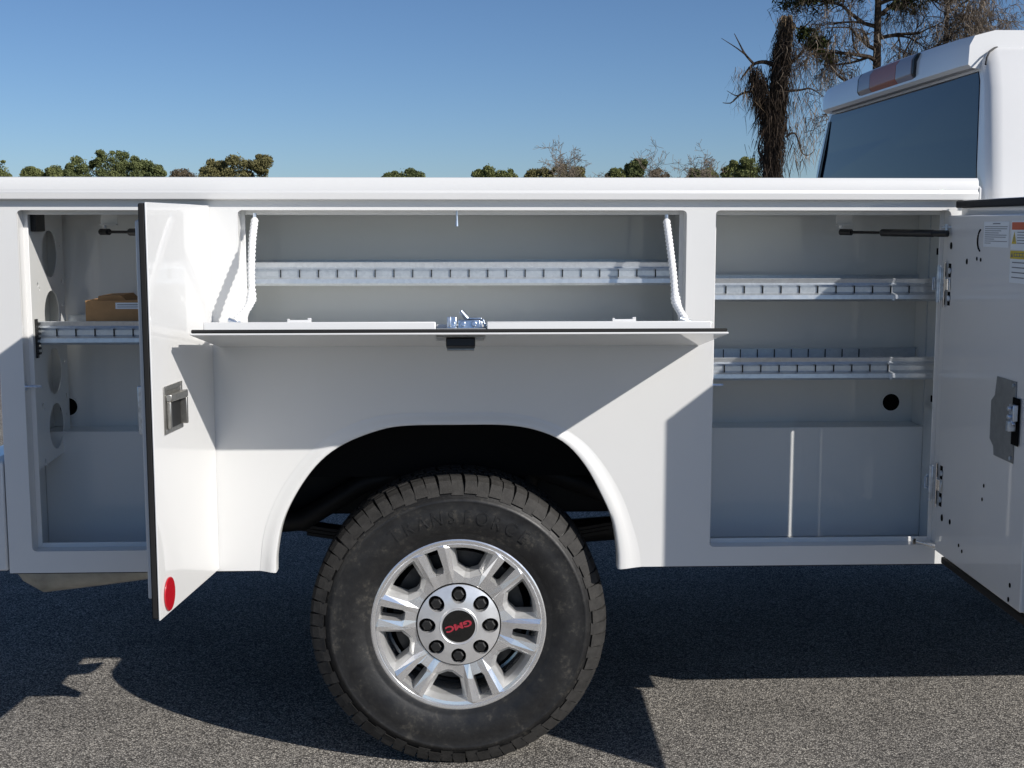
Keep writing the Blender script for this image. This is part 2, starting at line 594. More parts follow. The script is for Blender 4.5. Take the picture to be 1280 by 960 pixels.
# ------------------------------------------------------------------ shelves
SLOT = MB().box(-0.0011, 0.0011, -0.0016, 0.004, -0.0145, 0.0145).mesh('slot', smooth=0)
def thick(pts, t):
    """closed outline of a polyline sheet of thickness t"""
    p = [Vector(q) for q in pts]
    off = []
    for i in range(len(p)):
        d = (p[min(i + 1, len(p) - 1)] - p[max(i - 1, 0)]).normalized()
        off.append(p[i] + Vector((-d.y, d.x)) * t)
    return [tuple(q) for q in p] + [tuple(q) for q in off[::-1]]
def shelf(x0, x1, zt, y0, y1, slots, back_slots=False):
    m = MB()
    f = [(y0 + 0.016, zt - 0.004), (y0 + 0.002, zt), (y0, zt - 0.002), (y0 + 0.003, zt - 0.014), (y0 - 0.003, zt - 0.018), (y0 + 0.006, zt - 0.026), (y0 + 0.006, zt - 0.040), (y0 - 0.005, zt - 0.048), (y0 - 0.006, zt - 0.060), (y0 + 0.004, zt - 0.067), (y0 + 0.022, zt - 0.068)]
    m.prism(thick(f, 0.0018), x0, x1, 'x')
    fl = [(y0 + 0.0085, zt - 0.042), (y1 - 0.004, zt - 0.042), (y1, zt - 0.036), (y1, zt), (y1 - 0.012, zt)]
    m.prism(thick(fl, 0.0018), x0, x1, 'x')
    s = P(m, 'shelf_tray', 'galv', smooth=25)
    for x in slots:
        o = link('slot', SLOT, 'hole')
        o.location = (x, y0 + 0.003, zt - 0.031)
        o.parent = s
    if back_slots:
        for x in slots:
            o = link('slot', SLOT, 'hole')
            o.location = (x, y1 - 0.0035, zt - 0.018)
            o.parent = s
    return s
SH = 0.1
sc = shelf(-0.645, 0.668, 1.459, SH, 0.385, [-0.50 + 0.0535 * k for k in range(21)])
sr = shelf(0.705, 1.436, 1.411, SH, 0.385, [0.775 + 0.0535 * k for k in range(11)])
s2 = shelf(0.705, 1.436, 1.182, SH, 0.385, [0.775 + 0.0535 * k for k in range(10)], True)
s3 = shelf(-1.186, -0.695, 1.293, SH, 0.385, [-1.135 + 0.0535 * k for k in range(8)])
m = MB()
m.box(-1.19, -1.14, 0.10, 0.13, 1.30, 1.315)
for x, zt in ((1.262, 1.182), (1.262, 1.411)):
    b = MB()
    b.prism([(0.092, zt - 0.050), (0.092, zt - 0.064), (0.097, zt - 0.066), (0.099, zt - 0.050)], x - 0.004, x + 0.004, 'x')
    P(b, 'sunlit_chip', 'zinc', sr if zt > 1.3 else s2)  # bright chip shaped to stand for the narrow sunlit strip on the shelf

# ------------------------------------------------------------------ doors
def door_T(H, ang):
    u = Vector((-math.sin(ang), -math.cos(ang), 0))
    n = Vector((-math.cos(ang), math.sin(ang), 0))
    h = Vector((H[0], H[1], 0))
    return lambda p: h + u * p[0] + n * p[1] + Vector((0, 0, p[2]))

def ring(m, u0, u1, z0, z1, wd, n0, n1):
    m.box(u0, u0 + wd, n0, n1, z0, z1)
    m.box(u1 - wd, u1, n0, n1, z0, z1)
    m.box(u0 + wd, u1 - wd, n0, n1, z1 - wd, z1)
    m.box(u0 + wd, u1 - wd, n0, n1, z0, z0 + wd)

def swing_door(T, W, z0, z1, pan, inset=0.042, hin=None):
    skin = P(MB(T).box(0, W, 0, 0.004, z0, z1), 'compartment_door', 'paint', bevel=0.0012)
    m = MB(T)
    u0 = 0.004
    if hin:
        m.box(0.0, W - 0.022, 0.0045, 0.022, z1 - 0.022, z1 - 0.002)
        m.box(0.0, W - 0.022, 0.0045, 0.022, z0 + 0.002, z0 + 0.022)
        m.box(W - 0.022, W - 0.002, 0.0045, 0.022, z0 + 0.002, z1 - 0.002)
    else:
        ring(m, u0, W - 0.002, z0 + 0.002, z1 - 0.002, 0.020, 0.0045, 0.022)
    P(m, 'door_seal', 'rubber', skin, bevel=0.004)
    m = MB(T)
    m.box(hin or inset * 0.9, W - inset, 0.0045, pan, z0 + inset, z1 - inset)
    P(m, 'inner_pan', 'paint', skin, bevel=0.004, seg=3)
    return skin

# rear compartment door: its painted outside faces us
TL = door_T((-0.6767, -0.002), 0.1154)
DL = swing_door(TL, 0.479, 0.596, 1.617, 0.045)
tag(DL, 'half open white door showing its painted outside and red reflector')
m = MB(TL)
ring(m, 0.272, 0.408, 1.047, 1.167, 0.012, -0.0035, -0.0005)
m.box(0.285, 0.395, -0.0025, -0.0005, 1.060, 1.154)
lt = P(m, 'latch_plate', 'stainless', DL, bevel=0.001)
m = MB(TL)
m.box(0.298, 0.382, -0.0055, -0.003, 1.060, 1.136)
P(m, 'paddle_recess', 'black', DL)
m = MB(TL)
m.prism([(0.286, -0.003), (0.278, -0.020), (0.300, -0.024), (0.390, -0.016), (0.396, -0.003)], 1.128, 1.146, 'z')
m.box(0.285, 0.296, -0.022, -0.003, 1.060, 1.128)
m.box(0.384, 0.394, -0.014, -0.003, 1.060, 1.128)
P(m, 'latch_paddle', 'stainless', DL, bevel=0.002)
m = MB(TL)
n = 40
m.prism([(0.414 + 0.0365 * math.cos(2 * PI * k / n), 0.646 + 0.043 * math.sin(2 * PI * k / n)) for k in range(n)], -0.005, -0.0005, 'y')
P(m, 'red_reflector', 'red', DL, bevel=0.0015)
m = MB(TL)
m.box(0.36, 0.42, 0.0455, 0.060, 1.05, 1.17)
for z in (1.075, 1.13):
    m.tube([(0.39, 0.060, z), (0.39, 0.068, z)], 0.010, 10)
P(m, 'rotary_latch', 'zinc', DL, bevel=0.002)

# front compartment door: its inner pan faces us
PANR = 0.044
angR = 0.0264
HR = (1.364 + PANR * math.cos(angR), -0.032 - PANR * math.sin(angR))
TR = door_T(HR, angR)
WR = 0.605 + 0.045
TRs = lambda p: TR((p[0] - 0.008, p[1], p[2]))
DR = swing_door(TRs, WR, 0.596, 1.632, PANR, hin=0.008)
def TRi(p):                       # local frame on the inner pan: u along, height above the pan, z
    return TR((p[0] + 0.023, PANR + p[1], p[2]))
tag(DR, 'wide open white door showing its inner pan and warning labels')
m = MB(TRi)
m.prism([(0.350, 1.026), (0.350, 1.124), (0.372, 1.140), (0.380, 1.188), (0.500, 1.188), (0.500, 0.988), (0.380, 0.988), (0.376, 1.010)], 0.0005, 0.003, 'y')
lp = P(m, 'latch_mounting_plate', 'plate', DR, bevel=0.0008)
m = MB(TRi)
m.box(0.490, 0.530, 0.0035, 0.0055, 1.035, 1.150)
P(m, 'latch_recess', 'hole', DR)
m = MB(TRi)
m.box(0.500, 0.528, 0.006, 0.018, 1.095, 1.135)
m.box(0.505, 0.52, 0.006, 0.026, 1.070, 1.095)
m.tube([(0.486, 0.010, 1.092), (0.512, 0.014, 1.10), (0.527, 0.014, 1.086)], 0.005, 8)
for z in (1.105, 1.125):
    m.tube([(0.512, 0.018, z), (0.512, 0.026, z)], 0.006, 10)
P(m, 'rotary_latch', 'zinc', DR, bevel=0.002)
for z in (0.999, 1.178):
    P(MB(TRi).disc((0.488, 0.003, z), 0.005, 0.003, 12), 'rivet', 'zinc', DR)
for u_, z, r in ((0.012, 1.507, 0.008), (0.135, 1.467, 0.006), (0.028, 0.745, 0.008), (0.091, 0.748, 0.006), (0.322, 0.897, 0.004), (0.315, 0.860, 0.004), (0.515, 0.689, 0.005), (0.510, 0.652, 0.005), (0.205, 1.476, 0.004), (0.232, 1.474, 0.004), (0.165, 0.70, 0.004), (0.19, 0.69, 0.004)):
    P(MB(TRi).disc((u_, 0.0003, z), r, 0.0012, 12, rz=r * 1.25), 'pan_hole', 'hole', DR)
m = MB(TRi)
pts = [(0.232 + 0.026 * math.cos(t), 0.0012, 1.524 + 0.029 * math.sin(t)) for t in np.linspace(1.9, 4.4, 14)]
m.tube(pts, 0.0022, 6)
P(m, 'pan_arc_mark', 'hole', DR)
# stickers
def sticker(u0, u1, z0, z1, mat, h=0.0008, h0=0.0003, name='sticker'):
    return P(MB(TRi).box(u0, u1, h0, h, z0, z1), name, mat, DR)
sticker(0.245, 0.408, 1.508, 1.572, 'label', name='instruction_sticker')
rr = random.Random(3)
m = MB(TRi)
m.box(0.305, 0.352, 0.0009, 0.0013, 1.5655, 1.5680)
for k in range(9):
    m.box(0.254, 0.254 + (0.145, 0.142, 0.105, 0.09, 0.14, 0.135, 0.062, 0.145, 0.04)[k], 0.0009, 0.0013, 1.5585 - k * 0.0052, 1.5600 - k * 0.0052)
P(m, 'sticker_print', 'print', DR)
sticker(0.422, 0.530, 1.504, 1.574, 'label', name='warning_sticker')
sticker(0.426, 0.526, 1.552, 1.570, 'label_red', 0.0013, 0.0009, 'warning_header')
m = MB(TRi)
m.prism([(0.428, 1.518), (0.456, 1.518), (0.442, 1.547)], 0.0009, 0.0013, 'y')
P(m, 'warning_triangle', 'label_yellow', DR)
m = MB(TRi)
m.prism([(0.4395, 1.523), (0.4445, 1.523), (0.443, 1.540), (0.441, 1.540)], 0.0014, 0.0017, 'y')
for k in range(5):
    m.box(0.460, 0.460 + 0.062 - 0.008 * (k % 3), 0.0009, 0.0013, 1.545 - k * 0.0065, 1.5468 - k * 0.0065)
P(m, 'warning_print', 'print', DR)
sticker(0.422, 0.530, 1.424, 1.502, 'label', name='caution_sticker')
sticker(0.423, 0.529, 1.482, 1.5015, 'label_yellow', 0.0013, 0.0009, 'caution_header')
m = MB(TRi)
m.prism([(0.428, 1.486), (0.440, 1.486), (0.434, 1.498)], 0.0014, 0.0017, 'y')
m.box(0.446, 0.522, 0.0014, 0.0017, 1.487, 1.4885)
m.box(0.446, 0.522, 0.0014, 0.0017, 1.495, 1.4965)
for k in range(5):
    m.box(0.446 + k * 0.016, 0.449 + k * 0.016, 0.0014, 0.0017, 1.4885, 1.495)
for k in range(4):
    m.box(0.436, 0.52 - 0.01 * (k % 2), 0.0009, 0.0013, 1.472 - k * 0.012, 1.4745 - k * 0.012)
P(m, 'caution_print', 'print', DR)

# hinges of the open front door: a leaf on the frame, knuckles and a slotted pocket in the pan
for zc in (1.400, 0.832):
    m = MB()
    m.box(1.3550, 1.4020, -0.0035, -0.0005, zc - 0.036, zc + 0.036)
    m.box(1.3400, 1.3545, -0.006, -0.001, zc - 0.018, zc - 0.013)
    m.box(1.3400, 1.3545, -0.006, -0.001, zc + 0.013, zc + 0.018)
    m.box(1.3370, 1.3400, -0.008, -0.001, zc - 0.018, zc + 0.018)
    m.tube([(1.3820, -0.022, zc - 0.045), (1.3820, -0.022, zc + 0.045)], 0.0065, 12)
    m.tube([(1.3720, -0.012, zc - 0.030), (1.3720, -0.012, zc + 0.030)], 0.005, 12)
    m.box(1.3760, 1.3880, -0.052, -0.014, zc - 0.020, zc - 0.016)
    m.box(1.3760, 1.3880, -0.052, -0.014, zc + 0.016, zc + 0.020)
    P(m, 'door_hinge', 'zinc', bevel=0.0015)
    for a, b in ((-0.058, -0.020), (0.020, 0.058)):
        P(MB(TRi).box(0.000, 0.018, 0.0003, 0.0014, zc + a, zc + b), 'hinge_pocket', 'hole', DR)
    m = MB(TRi)
    m.tube([(-0.012, 0.006, zc - 0.064), (-0.012, 0.006, zc + 0.064)], 0.0045, 10)
    m.tube([(-0.022, 0.004, zc - 0.048), (-0.022, 0.004, zc + 0.048)], 0.004, 10)
    m.box(-0.010, 0.020, 0.0016, 0.004, zc - 0.016, zc + 0.016)
    P(m, 'hinge_pin', 'chrome', DR, bevel=0.001)
    m = MB(TRi)
    m.box(-0.052, -0.026, 0.002, 0.014, zc - 0.046, zc + 0.046)
    m.box(-0.066, -0.052, 0.004, 0.012, zc - 0.026, zc + 0.026)
    m.box(-0.082, -0.066, 0.006, 0.010, zc + 0.014, zc + 0.018)
    m.box(-0.082, -0.066, 0.006, 0.010, zc - 0.018, zc - 0.014)
    m.box(-0.086, -0.082, 0.006, 0.010, zc - 0.018, zc + 0.018)
    m.tube([(-0.039, 0.014, zc - 0.052), (-0.039, 0.014, zc + 0.052)], 0.006, 10)
    P(m, 'hinge_leaf', 'zinc', DR, bevel=0.0012)
    for a in (-0.038, 0.038):
        m = MB(TRi)
        m.disc((0.014, 0.0016, zc + a), 0.008, 0.003, 14)
        P(m, 'hinge_bolt', 'zinc', DR)

# gas struts
def strut(a, b, brk):
    a, b = Vector(a), Vector(b)
    d = b - a
    m = MB()
    m.tube([a + d * 0.04, a + d * 0.42], 0.0042, 10)
    rod = P(m, 'gas_strut', 'dark')
    m = MB()
    m.tube([a + d * 0.38, a + d * 0.39, a + d * 0.87, a + d * 0.88], [0.007, 0.0105, 0.0105, 0.007], 14)
    m.tube([a + d * 0.88, a + d * 1.0], 0.0095, 10)
    P(m, 'strut_cylinder', 'black', rod)
    P(MB().tube([a - d * 0.02, a + d * 0.09], 0.0095, 10), 'strut_end', 'black', rod)
    m = MB()
    x, y, z = brk
    m.box(x - 0.024, x + 0.024, y - 0.012, y + 0.012, z - 0.022, z - 0.019)
    m.box(x - 0.024, x + 0.024, y + 0.009, y + 0.012, z - 0.019, z + 0.012)
    m.tube([(x - 0.012, y, z - 0.019), (x - 0.012, y, z - 0.030)], 0.006, 8)
    P(m, 'strut_bracket', 'paint', rod, bevel=0.001)
strut((1.138, 0.20, 1.543), (1.352, -0.065, 1.540), (1.145, 0.20, 1.585))
strut((-1.022, 0.20, 1.544), (-0.742, -0.10, 1.544), (-1.004, 0.20, 1.585))
m = MB()
m.box(1.340, 1.366, -0.058, -0.048, 1.556, 1.560)
m.tube([(1.352, -0.053, 1.534), (1.352, -0.053, 1.566)], 0.005, 8)
P(m, 'strut_stud', 'zinc', DR)
# little cable clip at the foot of the front opening
m = MB()
m.tube([(1.315, -0.006, 0.660), (1.350, -0.010, 0.650), (1.385, -0.022, 0.640)], 0.004, 8)
m.box(1.308, 1.318, -0.010, -0.001, 0.650, 0.668)
P(m, 'door_stay_clip', 'chrome', bevel=0.001)
# striker pins
for x, z, l in ((-1.199, 1.118, 0.044), (0.719, 1.113, 0.034)):
    m = MB()
    m.tube([(x, 0.012, z), (x + l, 0.012, z)], 0.0045, 10)
    m.disc((x, 0.012, z), 0.012, 0.003, 14, 'x')
    P(m, 'striker_pin', 'zinc')

# drop-down centre door
TILT = 0.168
c_, s_ = math.cos(TILT), math.sin(TILT)
FH = (-0.003, 1.2274)
def TF(p):                                    # x, u out from the hinge, n above the outer face
    x, u, nn = p
    return Vector((x, FH[0] - u * c_ + nn * s_, FH[1] + u * s_ + nn * c_))
F0, F1, FW = -0.6575, 0.682, 0.391
DF = P(MB(TF).box(F0, F1, 0.0, FW, 0.0, 0.005), 'drop_down_door', 'paint', bevel=0.0015)
tag(DF, 'long drop-down door lowered almost level over the wheel arch')
m = MB(TF)
wd = 0.018
m.box(F0 + 0.002, F1 - 0.002, FW - 0.002 - wd, FW - 0.002, 0.0055, 0.0145)
m.box(F0 + 0.002, F0 + 0.002 + wd, 0.004, FW - 0.002 - wd, 0.0055, 0.0145)
m.box(F1 - 0.002 - wd, F1 - 0.002, 0.004, FW - 0.002 - wd, 0.0055, 0.0145)
P(m, 'door_seal', 'rubber', DF, bevel=0.003)
m = MB(TF)
px0, px1 = -0.632, 0.646
m.box(px0, -0.052, 0.03, FW - 0.034, 0.0056, 0.036)
m.box(0.076, px1, 0.03, FW - 0.034, 0.0056, 0.036)
m.box(-0.052, 0.076, 0.03, FW - 0.11, 0.0056, 0.036)
m.box(-0.052, 0.076, FW - 0.11, FW - 0.034, 0.0056, 0.018)
P(m, 'inner_pan', 'paint', DF, bevel=0.003)
m = MB(TF)
m.box(-0.050, 0.074, FW - 0.108, FW - 0.040, 0.0185, 0.020)
P(m, 'latch_recess', 'stainless', DF)
yl = FW - 0.075
m = MB(TF)
m.box(-0.024, 0.000, yl - 0.02, yl + 0.02, 0.0205, 0.050)
m.box(0.004, 0.066, yl - 0.016, yl - 0.012, 0.0205, 0.046)
m.box(0.004, 0.060, yl + 0.012, yl + 0.016, 0.0205, 0.042)
m.box(0.030, 0.064, yl - 0.010, yl + 0.010, 0.044, 0.049)
m.tube([(0.010, yl, 0.066), (0.030, yl, 0.044)], 0.007, 8)
for x in (-0.010, 0.016, 0.044):
    m.tube([(x, yl - 0.018, 0.032), (x, yl + 0.021, 0.032)], 0.0075, 12)
m.tube([(-0.017, yl + 0.02, 0.050), (-0.017, yl + 0.02, 0.024)], 0.004, 8)
m.tube([(0.066, yl + 0.01, 0.045), (0.074, yl + 0.012, 0.024)], 0.004, 8)
P(m, 'rotary_latch', 'zinc', DF, bevel=0.0015)
for x in (-0.395, 0.425):
    m = MB(TF)
    m.box(x - 0.030, x + 0.030, FW - 0.060, FW - 0.045, 0.0362, 0.042)
    m.box(x + 0.021, x + 0.030, FW - 0.060, FW - 0.045, 0.042, 0.047)
    m.box(x - 0.030, x - 0.024, FW - 0.060, FW - 0.045, 0.042, 0.045)
    P(m, 'door_clip', 'paint', DF, bevel=0.001)
# paddle handle under it
hy = FW - 0.095
m = MB(TF)
ring_m = MB(TF)
m.box(-0.052, 0.072, hy - 0.06, hy + 0.06, -0.003, -0.0005)
P(m, 'latch_plate', 'stainless', DF, bevel=0.001)
m = MB(TF)
m.box(-0.027, 0.047, hy - 0.03, hy + 0.045, -0.026, -0.0035)
P(m, 'latch_paddle', 'black', DF, bevel=0.003)
m = MB(TF)
m.box(-0.025, 0.045, hy - 0.034, hy - 0.005, -0.032, -0.0265)
P(m, 'paddle_lip', 'stainless', DF, bevel=0.001)

# check straps (braided) of the drop-down door
def strap(pts, knot):
    path = spline(pts, 56)
    r = []
    for i, p in enumerate(path):
        d = min(abs(p[2] - knot) / 0.022, 1)
        r.append((0.0094 + 0.0015 * (1 if i % 2 else -1)) * (1.35 - 0.35 * d))
    m = MB()
    m.tube([tuple(p) for p in path], r, 12)
    s = P(m, 'check_strap', 'rope', smooth=0)
    a = Vector(path[0])
    m = MB()
    m.tube([a + Vector((0, 0, 0.016)), a + Vector((0, 0, -0.012))], 0.0055, 8)
    P(m, 'strap_eye', 'zinc', s)
    m = MB()
    b = Vector(path[-1])
    m.tube([b + Vector((-0.016, 0, 0.006)), b + Vector((0.014, 0, -0.004))], 0.0058, 8)
    P(m, 'strap_eye', 'zinc', s)
strap([(-0.556, 0.02, 1.580), (-0.556, -0.03, 1.52), (-0.553, -0.08, 1.44), (-0.548, -0.12, 1.372), (-0.556, -0.16, 1.340), (-0.580, -0.20, 1.312)], 1.372)
strap([(0.586, 0.02, 1.577), (0.588, -0.03, 1.51), (0.591, -0.08, 1.43), (0.592, -0.12, 1.362), (0.597, -0.16, 1.335), (0.606, -0.20, 1.312)], 1.362)
m = MB()
m.tube([(0.001, 0.02, 1.605), (0.001, 0.02, 1.585), (0.001, 0.02, 1.560)], [0.003, 0.003, 0.005], 8)
P(m, 'latch_striker', 'zinc')
# gusset and hook at the rear jamb of the centre opening
m = MB()
m.add([(-0.598, 0.06, 1.42), (-0.598, 0.06, 1.28), (-0.575, 0.06, 1.345)], [(0, 1, 2)])
m.v += [(x, y + 0.003, z) for x, y, z in m.v[:3]]
m.f += [(5, 4, 3), (0, 3, 4, 1), (1, 4, 5, 2), (2, 5, 3, 0)]
P(m, 'jamb_gusset', 'paint')
m = MB()
m.tube([(-0.586, 0.056, 1.35), (-0.574, 0.05, 1.345), (-0.566, 0.05, 1.352), (-0.568, 0.05, 1.366)], 0.004, 8)
P(m, 'strap_hook', 'rope')
m = MB()
for k in range(6):
    m.box(0.6655, 0.671, 0.16, 0.18, 1.50 + k * 0.013, 1.507 + k * 0.013)
m.box(0.6665, 0.671, 0.155, 0.185, 1.49, 1.585)
P(m, 'wiring_clip_strip', 'black', LC)

# cardboard box left on the rear shelf
m = MB()
BX0, BX1, BY0, BY1, BZ = -1.058, -0.84, 0.125, 0.30, 1.2945
m.box(BX0, BX1, BY0, BY1, BZ - 0.040, 1.350)
BOX = m.obj('cardboard_box', 'cardboard', bevel=0.002)
tag(BOX, 'small brown cardboard box with a white sticker lying on the rear compartment shelf', 'cardboard box')
BOX.modifiers.clear()
m = MB()
m.prism([(BX0 + 0.03, 1.3505), (BX0 + 0.032, 1.362), (BX0 + 0.095, 1.364), (BX0 + 0.11, 1.3505)], BY0 + 0.02, BY1 - 0.01, 'y')
m.obj('flap', 'cardboard', BOX)
m = MB()
m.box(BX0 + 0.085, BX1 - 0.01, BY0 - 0.001, BY0 - 0.0002, 1.326, 1.344)
m.obj('box_sticker', 'label', BOX)
m = MB()
m.box(BX0 + 0.09, BX0 + 0.19, BY0 - 0.0016, BY0 - 0.0011, 1.337, 1.339)
m.box(BX0 + 0.09, BX0 + 0.17, BY0 - 0.0016, BY0 - 0.0011, 1.331, 1.3325)
m.obj('sticker_print', 'print', BOX)

# ------------------------------------------------------------------ wheel well and undercarriage
m = MB()
m.box(-0.60, 0.56, 0.40, 0.405, 0.78, 1.20)
m.box(-0.60, 0.56, 0.006, 0.40, 1.12, 1.125)
m.box(-0.60, -0.595, 0.006, 0.40, 0.60, 1.12)
m.box(0.555, 0.56, 0.006, 0.40, 0.60, 1.12)
P(m, 'wheel_well_liner', 'well')
m = MB()
m.box(-1.30, 3.9, 0.58, 0.66, 0.62, 0.82)
m.box(-1.30, 3.9, 1.44, 1.52, 0.62, 0.82)
P(m, 'frame_rails', 'dark', bevel=0.006)
m = MB()
m.tube([(0, 0.3, 0.405), (0, 1.8, 0.405)], 0.055, 16)
m.tube([(0, 0.9, 0.405), (0, 0.98, 0.405), (0, 1.12, 0.405), (0, 1.2, 0.405)], [0.06, 0.17, 0.17, 0.06], 20)
P(m, 'rear_axle', 'dark')
m = MB()
for k in range(4):
    L = 0.75 - 0.13 * k
    m.prism([(x, 0.55 - 0.012 * k + 0.10 * (x / 0.75) ** 2 + dz) for x, dz in [(t * L, 0) for t in np.linspace(-1, 1, 15)] + [(t * L, 0.010) for t in np.linspace(1, -1, 15)]], 0.50, 0.57, 'y')
P(m, 'leaf_spring', 'dark')
m = MB()
m.tube([(0.10, 0.52, 0.40), (0.30, 0.55, 0.95)], 0.032, 12)
m.tube([(0.20, 0.535, 0.675), (0.31, 0.555, 0.97)], 0.040, 12)
P(m, 'shock_absorber', 'dark')
m = MB()
m.tube([(-0.9, 0.48, 0.60), (-0.5, 0.48, 0.625), (-0.3, 0.47, 0.75), (0.1, 0.46, 0.85), (0.5, 0.47, 0.70), (1.5, 0.5, 0.60)], 0.035, 14)
P(m, 'exhaust_pipe', 'dark')
# dusty shield hanging below the rear compartment
m = MB()
prof = [(0.30, 0.600), (0.275, 0.545), (0.27, 0.520), (0.285, 0.495), (0.33, 0.478), (0.42, 0.47)]
st = [(-1.346, 0, 0.70), (-1.325, 0, 0.95), (-1.28, 0, 1.18), (-1.1, 0, 1.03), (-0.94, 0, 0.88), (-0.7, 0, 0.72), (-0.62, 0, 0.60)]
vs, fs = [], []
for x, dz, sc_ in st:
    for y, z in prof:
        vs.append((x, y, 0.60 + (z - 0.60) * sc_ * 1.12))
k = len(prof)
for i in range(len(st) - 1):
    for j in range(k - 1):
        fs.append((i * k + j, i * k + j + 1, (i + 1) * k + j + 1, (i + 1) * k + j))
m.add(vs, fs)
sh = P(m, 'underbody_shield', 'shield', smooth=40)
sm = sh.modifiers.new('thickness', 'SOLIDIFY')
sm.thickness = 0.004
m = MB()
m.box(-1.255, -0.62, 0.0045, 0.49, 0.5865, 0.5925)
P(m, 'body_underside', 'dark')
P(MB().box(0.58, 1.447, 0.0045, 0.49, 0.5865, 0.5925), 'body_underside', 'dark')

# unseen tank, spare and shaft between the rails, added to block sky light
m = MB()
m.box(0.75, 2.1, 0.75, 1.40, 0.42, 0.80)
P(m, 'tank_sky_blocker', 'well', bevel=0.05, seg=3)
m = MB()
m.tube([(-0.85, 1.05, 0.55), (-0.85, 1.05, 0.57), (-0.85, 1.05, 0.75), (-0.85, 1.05, 0.77)], [0.33, 0.39, 0.39, 0.33], 36)
P(m, 'spare_sky_blocker', 'well')
m = MB()
m.tube([(0.05, 1.05, 0.42), (3.2, 1.05, 0.62)], 0.045, 14)
P(m, 'shaft_sky_blocker', 'dark')
m = MB()
m.box(1.62, 3.3, 1.98, 2.12, 0.40, 0.47)
P(m, 'board_sky_blocker', 'black', bevel=0.01)  # added far-side board, keeps sky light off the ground under the truck
# rear bumper
m = MB()
m.prism([(-1.267, 0.596), (-1.267, 0.905), (-1.285, 0.918), (-1.70, 0.918), (-1.72, 0.90), (-1.72, 0.60)], 0.0, 0.16, 'y')
m.box(-1.60, -1.30, 0.165, 1.95, 0.62, 0.80)
P(m, 'rear_bumper', 'paint', bevel=0.006)

